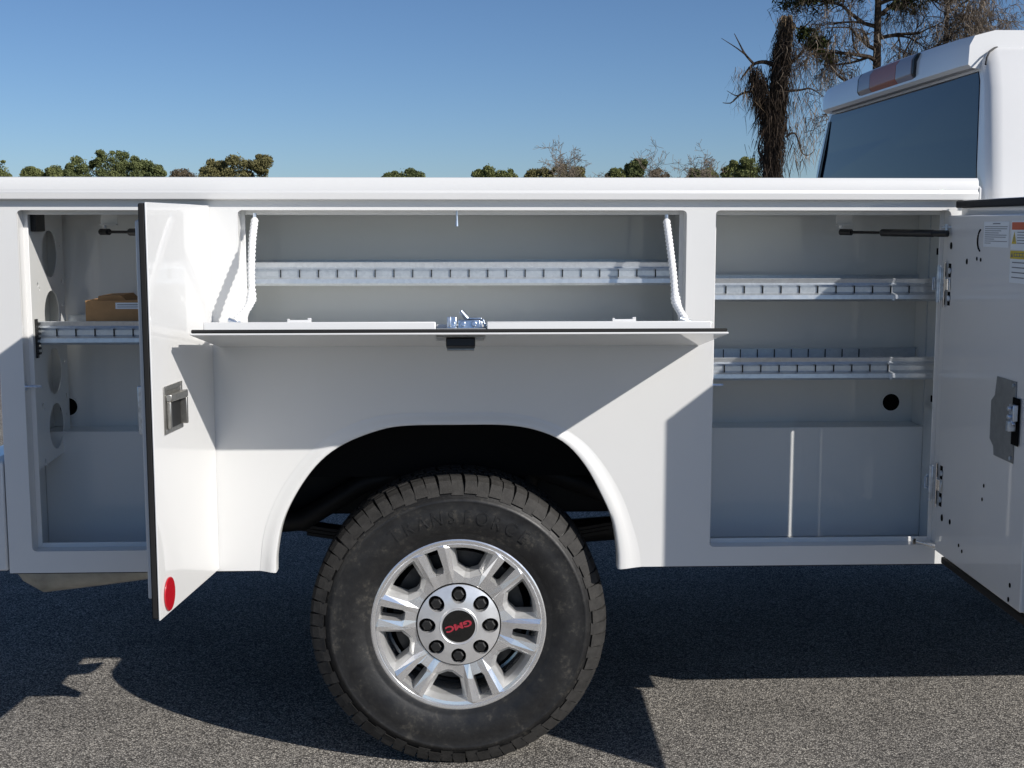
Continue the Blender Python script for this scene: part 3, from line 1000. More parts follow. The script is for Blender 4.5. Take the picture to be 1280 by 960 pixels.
# ------------------------------------------------------------------ wheel
WZ, WR_, WY = 0.4095, 0.421, 0.030
def build_wheel(detail):
    root = empty('wheel', (0, 0, 0))
    # tyre carcass; y = 0 is the fullest point of the outer sidewall
    prof = [(0.232, 0.035), (0.243, 0.020), (0.252, 0.012), (0.262, 0.014), (0.268, 0.010), (0.300, 0.0015), (0.330, 0.0), (0.352, 0.006), (0.356, 0.0045), (0.362, 0.0045), (0.366, 0.010), (0.388, 0.024), (0.402, 0.036), (0.409, 0.060), (0.411, 0.10), (0.412, 0.14), (0.411, 0.18), (0.409, 0.22), (0.402, 0.244), (0.366, 0.270), (0.300, 0.280), (0.240, 0.255), (0.225, 0.25)]
    MB().lathe(prof, n=120).obj('tyre', 'tyre', root, smooth=60)
    # tread: shoulder lugs, rim-side lugs and centre blocks, one moulded part
    m = MB()
    def blk(a0, a1, pr):
        """a block between two angles with a (radius,y) outline"""
        n = len(pr)
        vs = []
        for a, sh_ in ((a0, -1), (a1, 1)):
            for r, y, da in pr:
                t = a + da + sh_ * 0.009 * min(1, max(0, (0.404 - r) / 0.02))
                vs.append((r * math.cos(t), y, r * math.sin(t)))
        m.add(vs, [tuple(range(n))[::-1], tuple(range(n, 2 * n))] + [(i, (i + 1) % n, n + (i + 1) % n, n + i) for i in range(n)])
    N = 70
    st_ = 2 * PI / N
    rnd = random.Random(5)
    for k in range(N):
        a = k * st_ + rnd.uniform(-0.006, 0.006)
        g_ = st_ * (0.17 if k % 2 else 0.13)
        lo = 0.374 if k % 2 else 0.380
        out = [(lo, 0.0126, 0.0), (0.394, 0.0225, 0.0), (0.412, 0.034, 0.004), (0.4215, 0.052, 0.010), (0.4215, 0.078, 0.018), (0.405, 0.078, 0.018), (0.396, 0.045, 0.006), (lo, 0.016, 0)]
        dr = rnd.uniform(-0.0012, 0.0008)
        blk(a + g_ / 2, a + st_ - g_ / 2, [(r + dr, y + rnd.uniform(-0.0006, 0.0004), d) for r, y, d in out])
        inn = [(r, 0.280 - y, d) for r, y, d in out]
        blk(a + g_ / 2, a + st_ - g_ / 2, inn)
        if detail:
            for y0, y1, ph in ((0.086, 0.118, 0.3), (0.126, 0.156, 0.7), (0.164, 0.194, 0.1)):
                b = a + st_ * ph
                blk(b, b + st_ * 0.78, [(0.405, y0, 0), (0.422, y0, 0.006), (0.422, y1, 0.016), (0.405, y1, 0.012)])
    m.obj('tread', 'tread', root, smooth=0)
    # rim
    RO = 0.243
    MB().lathe([(0.236, 0.030), (0.243, 0.018), (0.2435, 0.014), (0.240, 0.0125), (0.2325, 0.0135), (0.229, 0.0165), (0.222, 0.030), (0.216, 0.050), (0.212, 0.12), (0.214, 0.24), (0.226, 0.255), (0.234, 0.22), (0.225, 0.12), (0.226, 0.05)], n=96, closed=True).obj('rim', 'rim', root, smooth=30).scale = (1.018, 1, 1.018)
    # spoke face with windows and slots
    yF = 0.0150
    def pol(r, deg):
        return (r * math.cos(math.radians(deg)), r * math.sin(math.radians(deg)))
    wins, slots_ = [], []
    HV = {}
    def hp(r_, deg, y, t=None):
        # half-sector point: polar, or (radius along the spoke axis, offset t across it)
        x, z = (r_, t) if t is not None else pol(r_, deg)
        return (x, y, z)
    half_faces = []
    So, Sm, Si, Sc = hp(0.2215, 0, 0.0, 0.0190), hp(0.160, 0, 0.004, 0.0165), hp(0.151, 0, 0.005, 0.0115), hp(0.151, 0, 0.005, 0.0)
    Wo, Wm, Wi, Wc = hp(0.2215, 13.6, 0.002), hp(0.155, 15.0, 0.0095), hp(0.1335, 26.5, 0.0125), hp(0.1335, 30, 0.0125)
    Ro, Rm, Rh = hp(0.2245, 10.2, -0.0028), hp(0.156, 11.0, 0.001), hp(0.120, 13.0, 0.0085)
    I0, I1, I2, I3, I4 = [hp(0.112, d, 0.0115) for d in (0, 5, 13, 26.5, 30)]
    half_faces += [(So, Ro, Rm, Sm), (Ro, Wo, Wm, Rm), (Sc, Si, I1, I0), (Si, Sm, Rm, I1), (I1, Rm, Rh, I2), (Rm, Wm, Rh), (Rh, Wm, Wi, I3), (I2, Rh, I3), (Wi, Wc, I4, I3)]
    ang_o = [0, math.degrees(math.atan2(0.0190, 0.2215)), 10.2, 13.6, 19, 24, 30]
    inn_o = [hp(0.2215, 0, 0.0, 0.0), So, Ro, Wo, hp(0.2215, 19, 0.002), hp(0.2215, 24, 0.002), hp(0.2215, 30, 0.002)]
    out_o = [hp(0.2300, d, 0.0) for d in ang_o]
    half_faces += [(inn_o[i], out_o[i], out_o[i + 1], inn_o[i + 1]) for i in range(6)]
    face = MB()
    for k in range(6):
        for mir in (1, -1):
            ca, sa = math.cos(math.radians(50 + 60 * k)), math.sin(math.radians(50 + 60 * k))
            for f in half_faces:
                q = [(x * ca - z * mir * sa, yF + y, x * sa + z * mir * ca) for x, y, z in f]
                face.add(q if mir > 0 else q[::-1], [tuple(range(len(q)))])
    def turn(pts, deg):
        ca, sa = math.cos(math.radians(deg)), math.sin(math.radians(deg))
        return [(x * ca - z * sa, yF + y, x * sa + z * ca) for x, y, z in pts]
    mirz = lambda p: (p[0], p[1], -p[2])
    for k in range(6):
        sl = [hp(0.2215, 0, 0.0, 0.0), So, Sm, Si, Sc]
        loop = sl + [mirz(p) for p in (Si, Sm, So)]
        slots_.append(turn(loop, 50 + 60 * k))
        w1 = [Wo, Wm, Wi]
        rim_side = [hp(0.2215, d, 0.002) for d in (19, 24, 30, 36, 41)]
        far = turn([mirz(p) for p in (Wi, Wm, Wo)], 60)
        far = [(x, y - yF, z) for x, y, z in far]
        lp_ = [Wo] + rim_side + far[::-1] + [Wc] + [Wi, Wm]
        wins.append((80 + 60 * k, turn(lp_, 50 + 60 * k)))
    me = face.mesh('spoke_face', recalc=False, smooth=0)
    bm = bmesh.new()
    bm.from_mesh(me)
    bmesh.ops.remove_doubles(bm, verts=bm.verts, dist=0.0003)
    bmesh.ops.recalc_face_normals(bm, faces=bm.faces)
    bm.to_mesh(me)
    bm.free()
    fo = link('spoke_face', me, 'rim', root)
    fo.scale = (1.018, 1, 1.018)
    sf = fo.modifiers.new('thickness', 'SOLIDIFY')
    sf.thickness = 0.003
    sf.offset = 0
    m = MB()
    for c, L1 in wins:
        ccx, ccz = pol(0.186, c)
        nn = len(L1)
        L2 = [(ccx + (x - ccx) * 0.76, yF + 0.030, ccz + (z - ccz) * 0.76) for x, y, z in L1]
        L3 = [(ccx + (x - ccx) * 0.72, yF + 0.075, ccz + (z - ccz) * 0.72) for x, y, z in L1]
        m.add(L1 + L2 + L3, [(i, (i + 1) % nn, nn + (i + 1) % nn, nn + i) for i in range(nn)] + [(nn + i, nn + (i + 1) % nn, 2 * nn + (i + 1) % nn, 2 * nn + i) for i in range(nn)])
    for L1 in slots_:
        nn = len(L1)
        cx_ = sum(p[0] for p in L1) / nn
        cz_ = sum(p[2] for p in L1) / nn
        L2 = [(cx_ + (x - cx_) * 0.84, yF + 0.060, cz_ + (z - cz_) * 0.84) for x, y, z in L1]
        m.add(L1 + L2, [(i, (i + 1) % nn, nn + (i + 1) % nn, nn + i) for i in range(nn)])
    m.obj('window_pocket', 'rim_pocket', root, recalc=False, smooth=0).scale = (1.018, 1, 1.018)
    # hub cap with eight lug recesses
    outer = [pol(0.1165, 360 * k / 64) for k in range(64)]
    hl = [[pol(0.047, 360 * k / 40) for k in range(40)]]
    lugs = [(0.0885 * math.cos(math.radians(22.5 + 45 * k + 22)), 0.0885 * math.sin(math.radians(22.5 + 45 * k + 22))) for k in range(8)]
    lug_loops = []
    for lx, lz in lugs:
        a = math.atan2(lz, lx)
        loop = []
        for j in range(20):
            t = 2 * PI * j / 20
            dx, dz = 0.0240 * math.cos(t), 0.0215 * math.sin(t)
            loop.append((lx + dx * math.cos(a) - dz * math.sin(a), lz + dx * math.sin(a) + dz * math.cos(a)))
        lug_loops.append(loop)
    hub = fill_2d(outer, hl + lug_loops, 0, 0.003)
    hy_ = lambda x, z: 0.002 + 0.016 * (min(1, max(0, (math.hypot(x, z) - 0.047) / 0.07)) ** 1.6)
    hub.v = [(x, y + hy_(x, z), z) for x, y, z in hub.v]
    hub.obj('hub_cap', 'hub', root, smooth=25)
    m = MB()
    m.lathe([(0.1165, 0.019), (0.1165, 0.04)], n=64)
    for loop in lug_loops:
        nn = len(loop)
        lx = sum(p[0] for p in loop) / nn
        lz = sum(p[1] for p in loop) / nn
        L1 = [(x, hy_(x, z) + 0.003, z) for x, z in loop]
        L2 = [(lx + (x - lx) * 0.92, 0.04, lz + (z - lz) * 0.92) for x, z in loop]
        m.add(L1 + L2, [(i, (i + 1) % nn, nn + (i + 1) % nn, nn + i) for i in range(nn)])
    m.obj('lug_recess', 'hub', root, recalc=False)
    for lx, lz in lugs:
        MB().tube([(lx, 0.040, lz), (lx, 0.013, lz), (lx, 0.010, lz)], [0.0158, 0.0158, 0.0115], 6).obj('lug_nut', 'black', root, bevel=0.0012)
        MB().lathe([(0.0235, 0.027), (0.0100, 0.027)], (lx, 0, lz), 16).obj('lug_seat', 'hole', root)
    MB().lathe([(0.1168, 0.0225), (0.1200, 0.0225), (0.1200, 0.03), (0.1168, 0.03)], n=64, closed=True).obj('hub_gap', 'hole', root)
    MB().lathe([(0.047, 0.010), (0.050, 0.0025), (0.0525, 0.001), (0.056, 0.0035), (0.058, 0.006)], n=48).obj('hub_ring', 'hub', root)
    MB().disc((0, 0.0045, 0), 0.0465, 0.004, 48).obj('emblem', 'emblem_black', root)
    rot = Matrix.Rotation(math.radians(17 + 180), 4, 'Y')
    for txt, size, y, mt in (('GMC', 0.0335, 0.0030, 'emblem_red'), ):
        me = text_mesh(txt, size, 0.0008, 0.0013)
        # stand the text up facing -Y, widen it, make it bold, then turn it in the wheel plane
        co = np.array([v.co for v in me.vertices])
        wid = co[:, 0].max() - co[:, 0].min()
        hei = co[:, 1].max() - co[:, 1].min()
        co[:, 0] = (co[:, 0] - (co[:, 0].max() + co[:, 0].min()) / 2) * 0.076 / wid
        co[:, 1] = (co[:, 1] - (co[:, 1].max() + co[:, 1].min()) / 2) * 0.0185 / hei
        a = math.radians(17 + 180)
        X = co[:, 0] * math.cos(a) - co[:, 1] * math.sin(a)
        Z = co[:, 0] * math.sin(a) + co[:, 1] * math.cos(a)
        for v, x, z, t in zip(me.vertices, X, Z, co[:, 2]):
            v.co = (x, y - t, z)
        link('emblem_lettering', me, mt, root)
    # inside: brake disc and dark backing
    MB().lathe([(0.06, 0.05), (0.14, 0.05), (0.14, 0.12), (0.19, 0.12), (0.19, 0.14), (0.06, 0.14)], n=48, closed=True).obj('brake_disc', 'brake', root)
    MB().disc((0, 0.17, 0), 0.212, 0.004, 48).obj('inner_shield', 'hole', root)
    # raised sidewall lettering
    if detail:
        word = 'TRANSFORCE'
        for i, ch in enumerate(word):
            me = text_mesh(ch, 0.054, 0.0024)
            ang = math.radians(124 - i * 7.75)
            R0 = 0.313
            for v in me.vertices:
                x, zz, t = v.co
                r = R0 + zz
                th = ang - x * 0.86 / R0
                v.co = (r * math.cos(th), 0.0012 - t + 0.006 * max(0, (0.300 - r) / 0.03), r * math.sin(th))
            link('sidewall_letter', me, 'tyre', root)
    return root
def place_wheel(root, x, y, flip=False):
    root.parent = TRUCK
    root.matrix_parent_inverse = _inv
    root.location = (x, y, WZ)
    root.scale = (1.03, 1.0, 1.03)
    if flip:
        root.rotation_euler = (0, 0, PI)
W1 = build_wheel(True)
place_wheel(W1, 0.0, WY)
def copy_tree(o):
    c = o.copy()
    COL.objects.link(c)
    for ch in o.children:
        d = ch.copy()
        COL.objects.link(d)
        d.parent = c
    return c
for x, y, fl in ((0.0, 2.07, True), (4.05, 0.05, False), (4.05, 2.05, True)):
    place_wheel(copy_tree(W1), x, y, fl)

# ------------------------------------------------------------------ cab
HALF = [(0.99, 0.60), (1.02, 0.66), (1.03, 0.85), (1.03, 1.10), (1.025, 1.30), (1.0, 1.48), (0.96, 1.66), (0.915, 1.82), (0.865, 1.96), (0.825, 2.035), (0.785, 2.082), (0.735, 2.110), (0.60, 2.128), (0.30, 2.143), (0.0, 2.148)]
def ring_pts(x, ins, lean=True, ztop=None):
    pts = []
    for hw, z in HALF:
        f = max(0, hw - ins) if hw > 0 else 0
        zz = z - (ins * 0.8 if z > 2.05 else 0)
        xx = x + (0.10 * max(0, zz - 1.72) if lean else 0)
        pts.append((xx, f, zz))
    near = [(x_, 1.05 - h, z) for x_, h, z in pts]
    far = [(x_, 1.05 + h, z) for x_, h, z in pts[-2::-1]]
    return near + far
m = MB()
sts = [(1.530, 0.040), (1.533, 0.022), (1.545, 0.008), (1.570, 0.0), (2.2, 0.0), (3.2, 0.0), (3.35, 0.01)]
rings = [ring_pts(x, i) for x, i in sts]
n = len(rings[0])
vs = [p for r in rings for p in r]
fs = [(i * n + j, i * n + j + 1, (i + 1) * n + j + 1, (i + 1) * n + j) for i in range(len(rings) - 1) for j in range(n - 1)]
m.add(vs, fs)
cab = P(m, 'cab_shell', 'cab_paint', smooth=40, recalc=False)
# back wall below and beside the window
def xr(z):
    return 1.530 + 0.10 * max(0, z - 1.72)
WIN = [(0.185, 1.46), (1.915, 1.46), (1.915, 1.60), (1.900, 1.74), (1.835, 1.99), (1.815, 2.02), (0.285, 2.02), (0.265, 1.99), (0.200, 1.74), (0.185, 1.60)]
bo = [(p[1], p[2]) for p in rings[0]]
mb = fill_2d(bo, [WIN], 0, 0.004)
mb.v = [(xr(c) + b + 0.0002, a, c) for a, b, c in mb.v]
P(mb, 'cab_back_panel', 'cab_paint', cab, smooth=0)
mb = MB()
mb.prism([(0.187, 1.462), (1.913, 1.462), (1.913, 1.60), (1.898, 1.74), (1.833, 1.989), (1.814, 2.018), (0.286, 2.018), (0.267, 1.989), (0.202, 1.74), (0.187, 1.60)], 0, 0.004, 'x')
mb.v = [(xr(c) - 0.002 + a, b, c) for a, b, c in mb.v]
P(mb, 'rear_window', 'glass', cab, smooth=0)
# dark edge of the glass on the far side
mb = MB()
mb.prism([(1.878, 1.47), (1.916, 1.47), (1.916, 1.60), (1.901, 1.74), (1.836, 1.992), (1.806, 1.992), (1.864, 1.74), (1.878, 1.60)], 0, 0.002, 'x')
mb.v = [(xr(c) - 0.0045 + a, b, c) for a, b, c in mb.v]
P(mb, 'window_edge', 'black', cab, smooth=0)
# roof lip over the window
vs, fs = [], []
ys = np.linspace(-0.775, 0.775, 33)
for y in ys:
    e = max(0.0, (abs(y) - 0.70) / 0.075)
    crown = 0.012 * (1 - (y / 0.78) ** 2) + 0.012
    z0 = 2.024
    lipx = 1.520 + 0.006 * e
    sec = [(1.566, z0), (lipx + 0.010, z0 + 0.004), (lipx - 0.003, z0 + 0.014), (lipx - 0.001, z0 + 0.062 + crown * 0.6), (lipx + 0.014, z0 + 0.086 + crown), (lipx + 0.075, z0 + 0.102 + crown), (1.70, 2.126 + crown), (1.72, 2.08)]
    for x, z in sec:
        vs.append((x, 1.05 + y, z))
k = 8
for i in range(len(ys) - 1):
    for j in range(k - 1):
        fs.append((i * k + j, i * k + j + 1, (i + 1) * k + j + 1, (i + 1) * k + j))
fs.append(tuple(range(k)))
fs.append(tuple(range(len(vs) - k, len(vs)))[::-1])
P(MB().add(vs, fs), 'roof_lip', 'cab_paint', cab, smooth=28)
# high brake light in the lip
def brake(y0, y1, mat, name, dx=0.0):
    m = MB()
    m.prism([(1.560, 2.036), (1.523 - dx, 2.038), (1.506 - dx, 2.060), (1.508 - dx, 2.108), (1.523, 2.128), (1.560, 2.128)], 0, 1, 'y')
    m.v = [(a, y0 + (y1 - y0) * b, c) for a, b, c in m.v]
    return P(m, name, mat, cab, bevel=0.003)
brake(0.705, 1.315, 'black', 'brake_light_housing', -0.0025)
brake(0.725, 0.880, 'lens_clear', 'brake_light_lens')
brake(0.8805, 1.160, 'lens', 'brake_light_lens')
brake(1.1605, 1.295, 'lens_clear', 'brake_light_lens')
# panel joint between the roof and the door frame
jp = spline([(1.556, 1.05 - 0.822, 2.032), (1.572, 1.05 - 0.7985, 2.066), (1.605, 1.05 - 0.7745, 2.088), (1.68, 1.05 - 0.751, 2.101), (1.85, 1.05 - 0.7455, 2.104), (2.6, 1.05 - 0.7455, 2.104)], 40)
P(MB().tube([tuple(p) for p in jp], 0.0030, 6), 'panel_joint', 'black', cab)
# side glass, bonnet, lower trim (mostly beyond the frame)
for sgn in (-1, 1):
    for x0, x1 in ((1.80, 2.42), (2.50, 3.18)):
        m = MB()
        q = [(x0, 1.52), (x1, 1.52), (x1 - 0.02, 1.97), (x0 + 0.06, 1.97)]
        hw = lambda z: np.interp(z, [h[1] for h in HALF], [h[0] for h in HALF])
        vs = [(x, 1.05 + sgn * (hw(z) + 0.004), z) for x, z in q] + [(x, 1.05 + sgn * (hw(z) - 0.002), z) for x, z in q]
        m.add(vs, [(0, 1, 2, 3), (7, 6, 5, 4), (0, 4, 5, 1), (1, 5, 6, 2), (2, 6, 7, 3), (3, 7, 4, 0)])
        P(m, 'side_window', 'glass', cab)
m = MB()
m.prism([(3.35, 0.62), (3.35, 1.50), (3.55, 1.55), (4.9, 1.47), (5.05, 1.35), (5.08, 0.75), (4.55, 0.72), (4.50, 0.95), (4.28, 1.02), (3.82, 1.02), (3.60, 0.95), (3.55, 0.62)], 0.06, 2.04, 'y')
P(m, 'front_body', 'cab_paint', bevel=0.03, seg=3)
m = MB()
m.prism([(3.30, 1.52), (3.36, 1.52), (3.10, 2.07), (3.04, 2.07)], 0.16, 1.94, 'y')
P(m, 'windscreen', 'black')
m = MB()
m.box(1.60, 3.35, 0.10, 2.0, 0.615, 0.66)
P(m, 'cab_floor', 'dark')

# ------------------------------------------------------------------ trees
def cards(pts, size, rng, stretch=1.6, up=0.0):
    """one four-cornered leaf clump per point, turned at random"""
    n = len(pts)
    a = rng.normal(size=(n, 3))
    a[:, 2] += up
    a /= np.linalg.norm(a, axis=1)[:, None]
    b = rng.normal(size=(n, 3))
    b -= a * (a * b).sum(1)[:, None]
    b /= np.linalg.norm(b, axis=1)[:, None]
    s = size * rng.uniform(0.6, 1.4, n)[:, None]
    v = np.stack([pts - a * s * stretch / 2, pts + b * s / 2, pts + a * s * stretch / 2, pts - b * s / 2], 1).reshape(-1, 3)
    return v, n

def np_mesh(name, v, nq):
    me = bpy.data.meshes.new(name)
    me.from_pydata(v.tolist(), [], [(4 * i, 4 * i + 1, 4 * i + 2, 4 * i + 3) for i in range(nq)])
    return me

def lobes(rng, lobe_list, per):
    out = []
    for cx, cy, cz, rx, ry, rz in lobe_list:
        k = int(per * (rx * rz + 0.4))
        d = rng.normal(size=(k, 3))
        d /= np.linalg.norm(d, axis=1)[:, None]
        r = rng.uniform(0.1, 1.0, k) ** 0.5 * np.where(rng.random(k) < 0.08, rng.uniform(1.0, 1.25, k), 1.0)
        out.append(np.array([cx, cy, cz]) + d * r[:, None] * np.array([rx, ry, rz]))
    return np.vstack(out)

def far_tree(name, label, cat, x, y, w_, top, mat, seed, humps=None, bare=False, leaf=0.42, dens=95, base=None):
    rng = np.random.default_rng(seed)
    T = empty(name, (x, y, GZ))
    tag(T, label, cat, 'trees along the far edge of the lot')
    m = MB()
    h = top * 0.8
    m.tube([(0, 0, 0), (0.05 * w_ * 0.2, 0, h * 0.5), (0, 0, h)], [0.28, 0.2, 0.08], 7)
    for k in range(7):
        a = rng.uniform(0, 2 * PI)
        z0 = h * rng.uniform(0.3, 0.85)
        L = w_ * 0.4 * rng.uniform(0.5, 1)
        m.tube([(0, 0, z0), (L * 0.5 * math.cos(a), L * 0.5 * math.sin(a), z0 + L * 0.3), (L * math.cos(a), L * math.sin(a), z0 + L * 0.45)], [0.12, 0.08, 0.03], 5)
    m.obj('trunk', 'bark', T)
    L = []
    for hx, ht, hwid in (humps or [(0, 1.0, 0.9)]):     # centre, height and width as fractions
        ww, hh = w_ * hwid * 0.5 + 0.25, top * ht
        H = min(3.4, max(1.8, ww * 1.5))
        for k in range(int(10 + 9 * ww)):
            th = rng.uniform(0, 2 * PI)
            cz = rng.uniform(-0.5, 0.92)
            rr_ = math.sqrt(max(0.0, 1 - max(0, cz) ** 2)) * rng.uniform(0.55, 0.95)
            q = rng.uniform(0.22, 0.85)
            L.append((hx * w_ + ww * rr_ * math.cos(th), ww * rr_ * math.sin(th), hh - H + (H - q * 0.75) * cz, q, q, q * 0.8))
        L.append((hx * w_, 0, hh - H, ww * 0.8, ww * 0.8, H * 0.8))
        L.append((hx * w_, 0, (hh - H) * 0.55, ww * 0.8, ww * 0.8, (hh - H) * 0.5))
    if not bare:
        v, n = cards(lobes(rng, L, dens), leaf, rng)
        link('crown', np_mesh('crown', v, n), mat, T)
    return T

def grow(m, rng, p, d, L, r, depth, droop=0.0, spread=0.75, kids=(2, 4), shrink=(0.55, 0.8), minr=0.012, tips=None, sides=4):
    """recursive limb: a bent tapering tube that forks"""
    n = 4
    path = [p.copy()]
    rad = [r]
    q = p.copy()
    dd = d.copy()
    for i in range(n):
        dd = (dd + Vector(rng.normal(size=3)) * 0.16 + Vector((0, 0, -droop))).normalized()
        q = q + dd * (L / n)
        path.append(q.copy())
        rad.append(max(minr, r * (1 - 0.42 * (i + 1) / n)))
    m.tube(path, rad, sides if r > 0.05 else 3, caps=False)
    if depth <= 0:
        if tips is not None:
            tips.append(q.copy())
        return
    for k in range(int(rng.integers(kids[0], kids[1] + 1))):
        j = int(rng.integers(1, n + 1)) if k else n
        a = Vector(rng.normal(size=3)) * spread
        nd = (dd + a).normalized()
        grow(m, rng, path[j], nd, L * rng.uniform(*shrink), rad[j] * 0.72, depth - 1, droop, spread, kids, shrink, minr, tips, sides)

DIST = 150.0
FAR = [
    # name, label, px-independent world x, width, top, material, humps, base
    ('evergreen_tree', 'green rounded tree at the tail end of the truck beside low scrub', -54.2, 4.4, 9.3, 'leaf_green', [(0.0, 1.0, 0.9)]),
    ('low_shrub', 'low green scrub running beside the big rounded tree', -49.3, 4.6, 8.5, 'leaf_green', [(-0.25, 0.99, 0.55), (0.25, 1.0, 0.5)]),
    ('broad_tree', 'broad dark green tree with a tall rounded hump, the widest on the skyline', -41.5, 11.6, 10.7, 'leaf_dark', [(-0.34, 0.925, 0.33), (-0.02, 1.0, 0.42), (0.22, 0.93, 0.34), (0.42, 0.83, 0.24)]),
    ('small_tree', 'small brownish tree just past the broad dark green one', -33.6, 2.4, 8.4, 'leaf_brown', [(0.0, 1.0, 0.8)]),
    ('olive_tree', 'olive brown autumn tree standing alone between two stretches of sky', -26.8, 8.6, 10.1, 'leaf_olive', [(-0.28, 0.93, 0.42), (0.05, 1.0, 0.5), (0.40, 0.99, 0.2)]),
    ('round_tree', 'small dark green round treetop with open sky on both sides', -6.8, 5.0, 8.4, 'leaf_dark', [(0.0, 1.0, 0.7), (0.3, 0.95, 0.3), (-0.3, 0.95, 0.35)]),
    ('green_tree', 'green treetop beside the bare branching tree', 4.2, 5.5, 8.8, 'leaf_green', [(-0.12, 1.0, 0.4), (0.22, 0.95, 0.5), (-0.36, 0.93, 0.3)]),
    ('olive_bush', 'olive bushy tree at the foot of the bare branching tree', 11.3, 7.2, 9.0, 'leaf_olive', [(-0.26, 0.95, 0.5), (0.1, 1.0, 0.5), (0.38, 0.95, 0.3)]),
    ('small_evergreen', 'very small green treetop tucked beside the upright green treetop', 18.4, 1.9, 8.3, 'leaf_green', [(0.0, 1.0, 0.9)]),
    ('upright_evergreen', 'upright green treetop next to a brown bare crown', 21.0, 3.2, 9.4, 'leaf_dark', [(0.1, 1.0, 0.5), (-0.2, 0.94, 0.5)]),
    ('brown_bush', 'brown bushy crown without green leaves beside the upright green treetop', 24.4, 4.0, 8.9, 'leaf_brown', [(0.0, 0.97, 0.8)]),
    ('scrub_tree', 'low green scrub near the vine covered dead trunk', 29.4, 3.6, 8.6, 'leaf_green', [(-0.2, 0.98, 0.4), (0.2, 1.0, 0.5)]),
    ('leafy_tree', 'light green leafy treetop touching the vine covered dead trunk', 33.6, 4.8, 9.7, 'leaf_green', [(-0.22, 0.95, 0.45), (0.18, 1.0, 0.55)]),
]
for i, (nm, lab, x, w_, top, mt, hp) in enumerate(FAR):
    far_tree(nm, lab, 'tree', x, DIST + (i % 4) * 1.5, w_, top + 0.35, mt, 40 + i, hp, dens=800 if mt != 'leaf_brown' else 420, leaf=0.125)

def bare_tree(name, label, x, y, h, seed, mat, depth=5, trunk=0.35, minr=0.03, spread=0.6):
    rng = np.random.default_rng(seed)
    T = empty(name, (x, y, GZ))
    tag(T, label, 'tree')
    m = MB()
    grow(m, rng, Vector((0, 0, 0)), Vector((0, 0, 1)), trunk * h, 0.24, depth, -0.03, spread, (3, 4), (0.60, 0.82), minr)
    m.obj('branches', mat, T, recalc=False, smooth=0)
    return T
bare_tree('bare_tree', 'bare grey branching tree rising over the olive bush', 11.9, 149.0, 11.4, 5, 'bark_grey', 6, 0.50, 0.022, 0.8)
bare_tree('bare_tree', 'smaller bare brown tree by the upright green treetop', 25.4, 149.0, 9.9, 9, 'bark_grey', 6, 0.50, 0.022, 0.8)

# vine smothered dead trunk
def strand_mesh(rng, starts, lens, width, sway=0.25):
    """hanging strands: thin three-piece ribbons with their own thickness direction"""
    V, Fq = [], []
    for p, L in zip(starts, lens):
        a = rng.uniform(0, PI)
        u = np.array([math.cos(a), math.sin(a), 0.0]) * width * rng.uniform(0.5, 1.4)
        q = np.array(p, float)
        d = np.array([rng.normal() * sway, rng.normal() * sway, -1.0])
        base = len(V)
        for k in range(4):
            s = (1.0, 0.9, 0.6, 0.15)[k]
            V.append(q - u * s)
            V.append(q + u * s)
            d = d + np.array([rng.normal() * sway * 0.7, rng.normal() * sway * 0.7, -0.1])
            q = q + d / np.linalg.norm(d) * L / 3
        for k in range(3):
            b = base + 2 * k
            Fq.append((b, b + 1, b + 3, b + 2))
    return V, Fq

SX, SY = 11.0, 40.0
def pt(px, py, dy=0.0):
    """metres from the dead trunk's foot; the numbers are 27 mm steps along x and up from 3.18 m"""
    return Vector(((px - 985) * 0.0267 + (0.0 if py > 120 else 0.0), dy, 3.18 + (222 - py) * 0.0264))
T = empty('dead_tree', (SX, SY, GZ))
tag(T, 'tall dead trunk smothered in dark hanging vines and dry moss', 'tree')
rng = np.random.default_rng(21)
m = MB()
m.tube([Vector((-0.55, 0, 0)), pt(966, 222), pt(968, 150), pt(972, 90), pt(978, 40), pt(979, 18)], [0.34, 0.27, 0.24, 0.20, 0.13, 0.03], 9)
trunk_o = m.obj('trunk', 'bark', T)
def limb(pts, r0, r1=0.012):
    path = spline([tuple(p) for p in pts], 14)
    MB().tube([tuple(p) for p in path], list(np.linspace(r0, r1, 14)), 5).obj('limb', 'bark', T)
limb([pt(968, 80), pt(955, 76), pt(943, 78), pt(934, 86), pt(924, 100)], 0.09)
limb([pt(941, 78), pt(930, 66), pt(922, 52), pt(916, 41)], 0.05)
limb([pt(932, 68), pt(918, 58), pt(900, 47)], 0.03, 0.008)
limb([pt(960, 105), pt(942, 112), pt(926, 116), pt(914, 127), pt(903, 127)], 0.07)
limb([pt(930, 115), pt(920, 118), pt(908, 112)], 0.03, 0.008)
limb([pt(985, 80), pt(1000, 66), pt(1012, 50), pt(1024, 30)], 0.07)
limb([pt(1005, 60), pt(1020, 44), pt(1030, 46)], 0.03, 0.01)
limb([pt(985, 112), pt(1000, 111), pt(1014, 109), pt(1030, 118)], 0.05)
limb([pt(984, 170), pt(996, 165), pt(1006, 190), pt(1016, 192), pt(1022, 185)], 0.04)
limb([pt(956, 200), pt(950, 185), pt(953, 170), pt(960, 160)], 0.05)
limb([pt(985, 30), pt(1000, 34), pt(1016, 22)], 0.04)
st, ln = [], []
for k in range(5200):
    t = rng.uniform(0, 1)
    py = 24 + 196 * t
    cx = 980 - 14 * t + rng.normal() * (4.6 + 2.4 * min(1, t * 2.2)) * (1.9 if rng.random() < 0.12 else 0.85) * min(1.0, 0.35 + t * 4)
    p = pt(cx, py, rng.normal() * 0.26)
    st.append(p)
    ln.append(rng.uniform(0.2, 0.75))
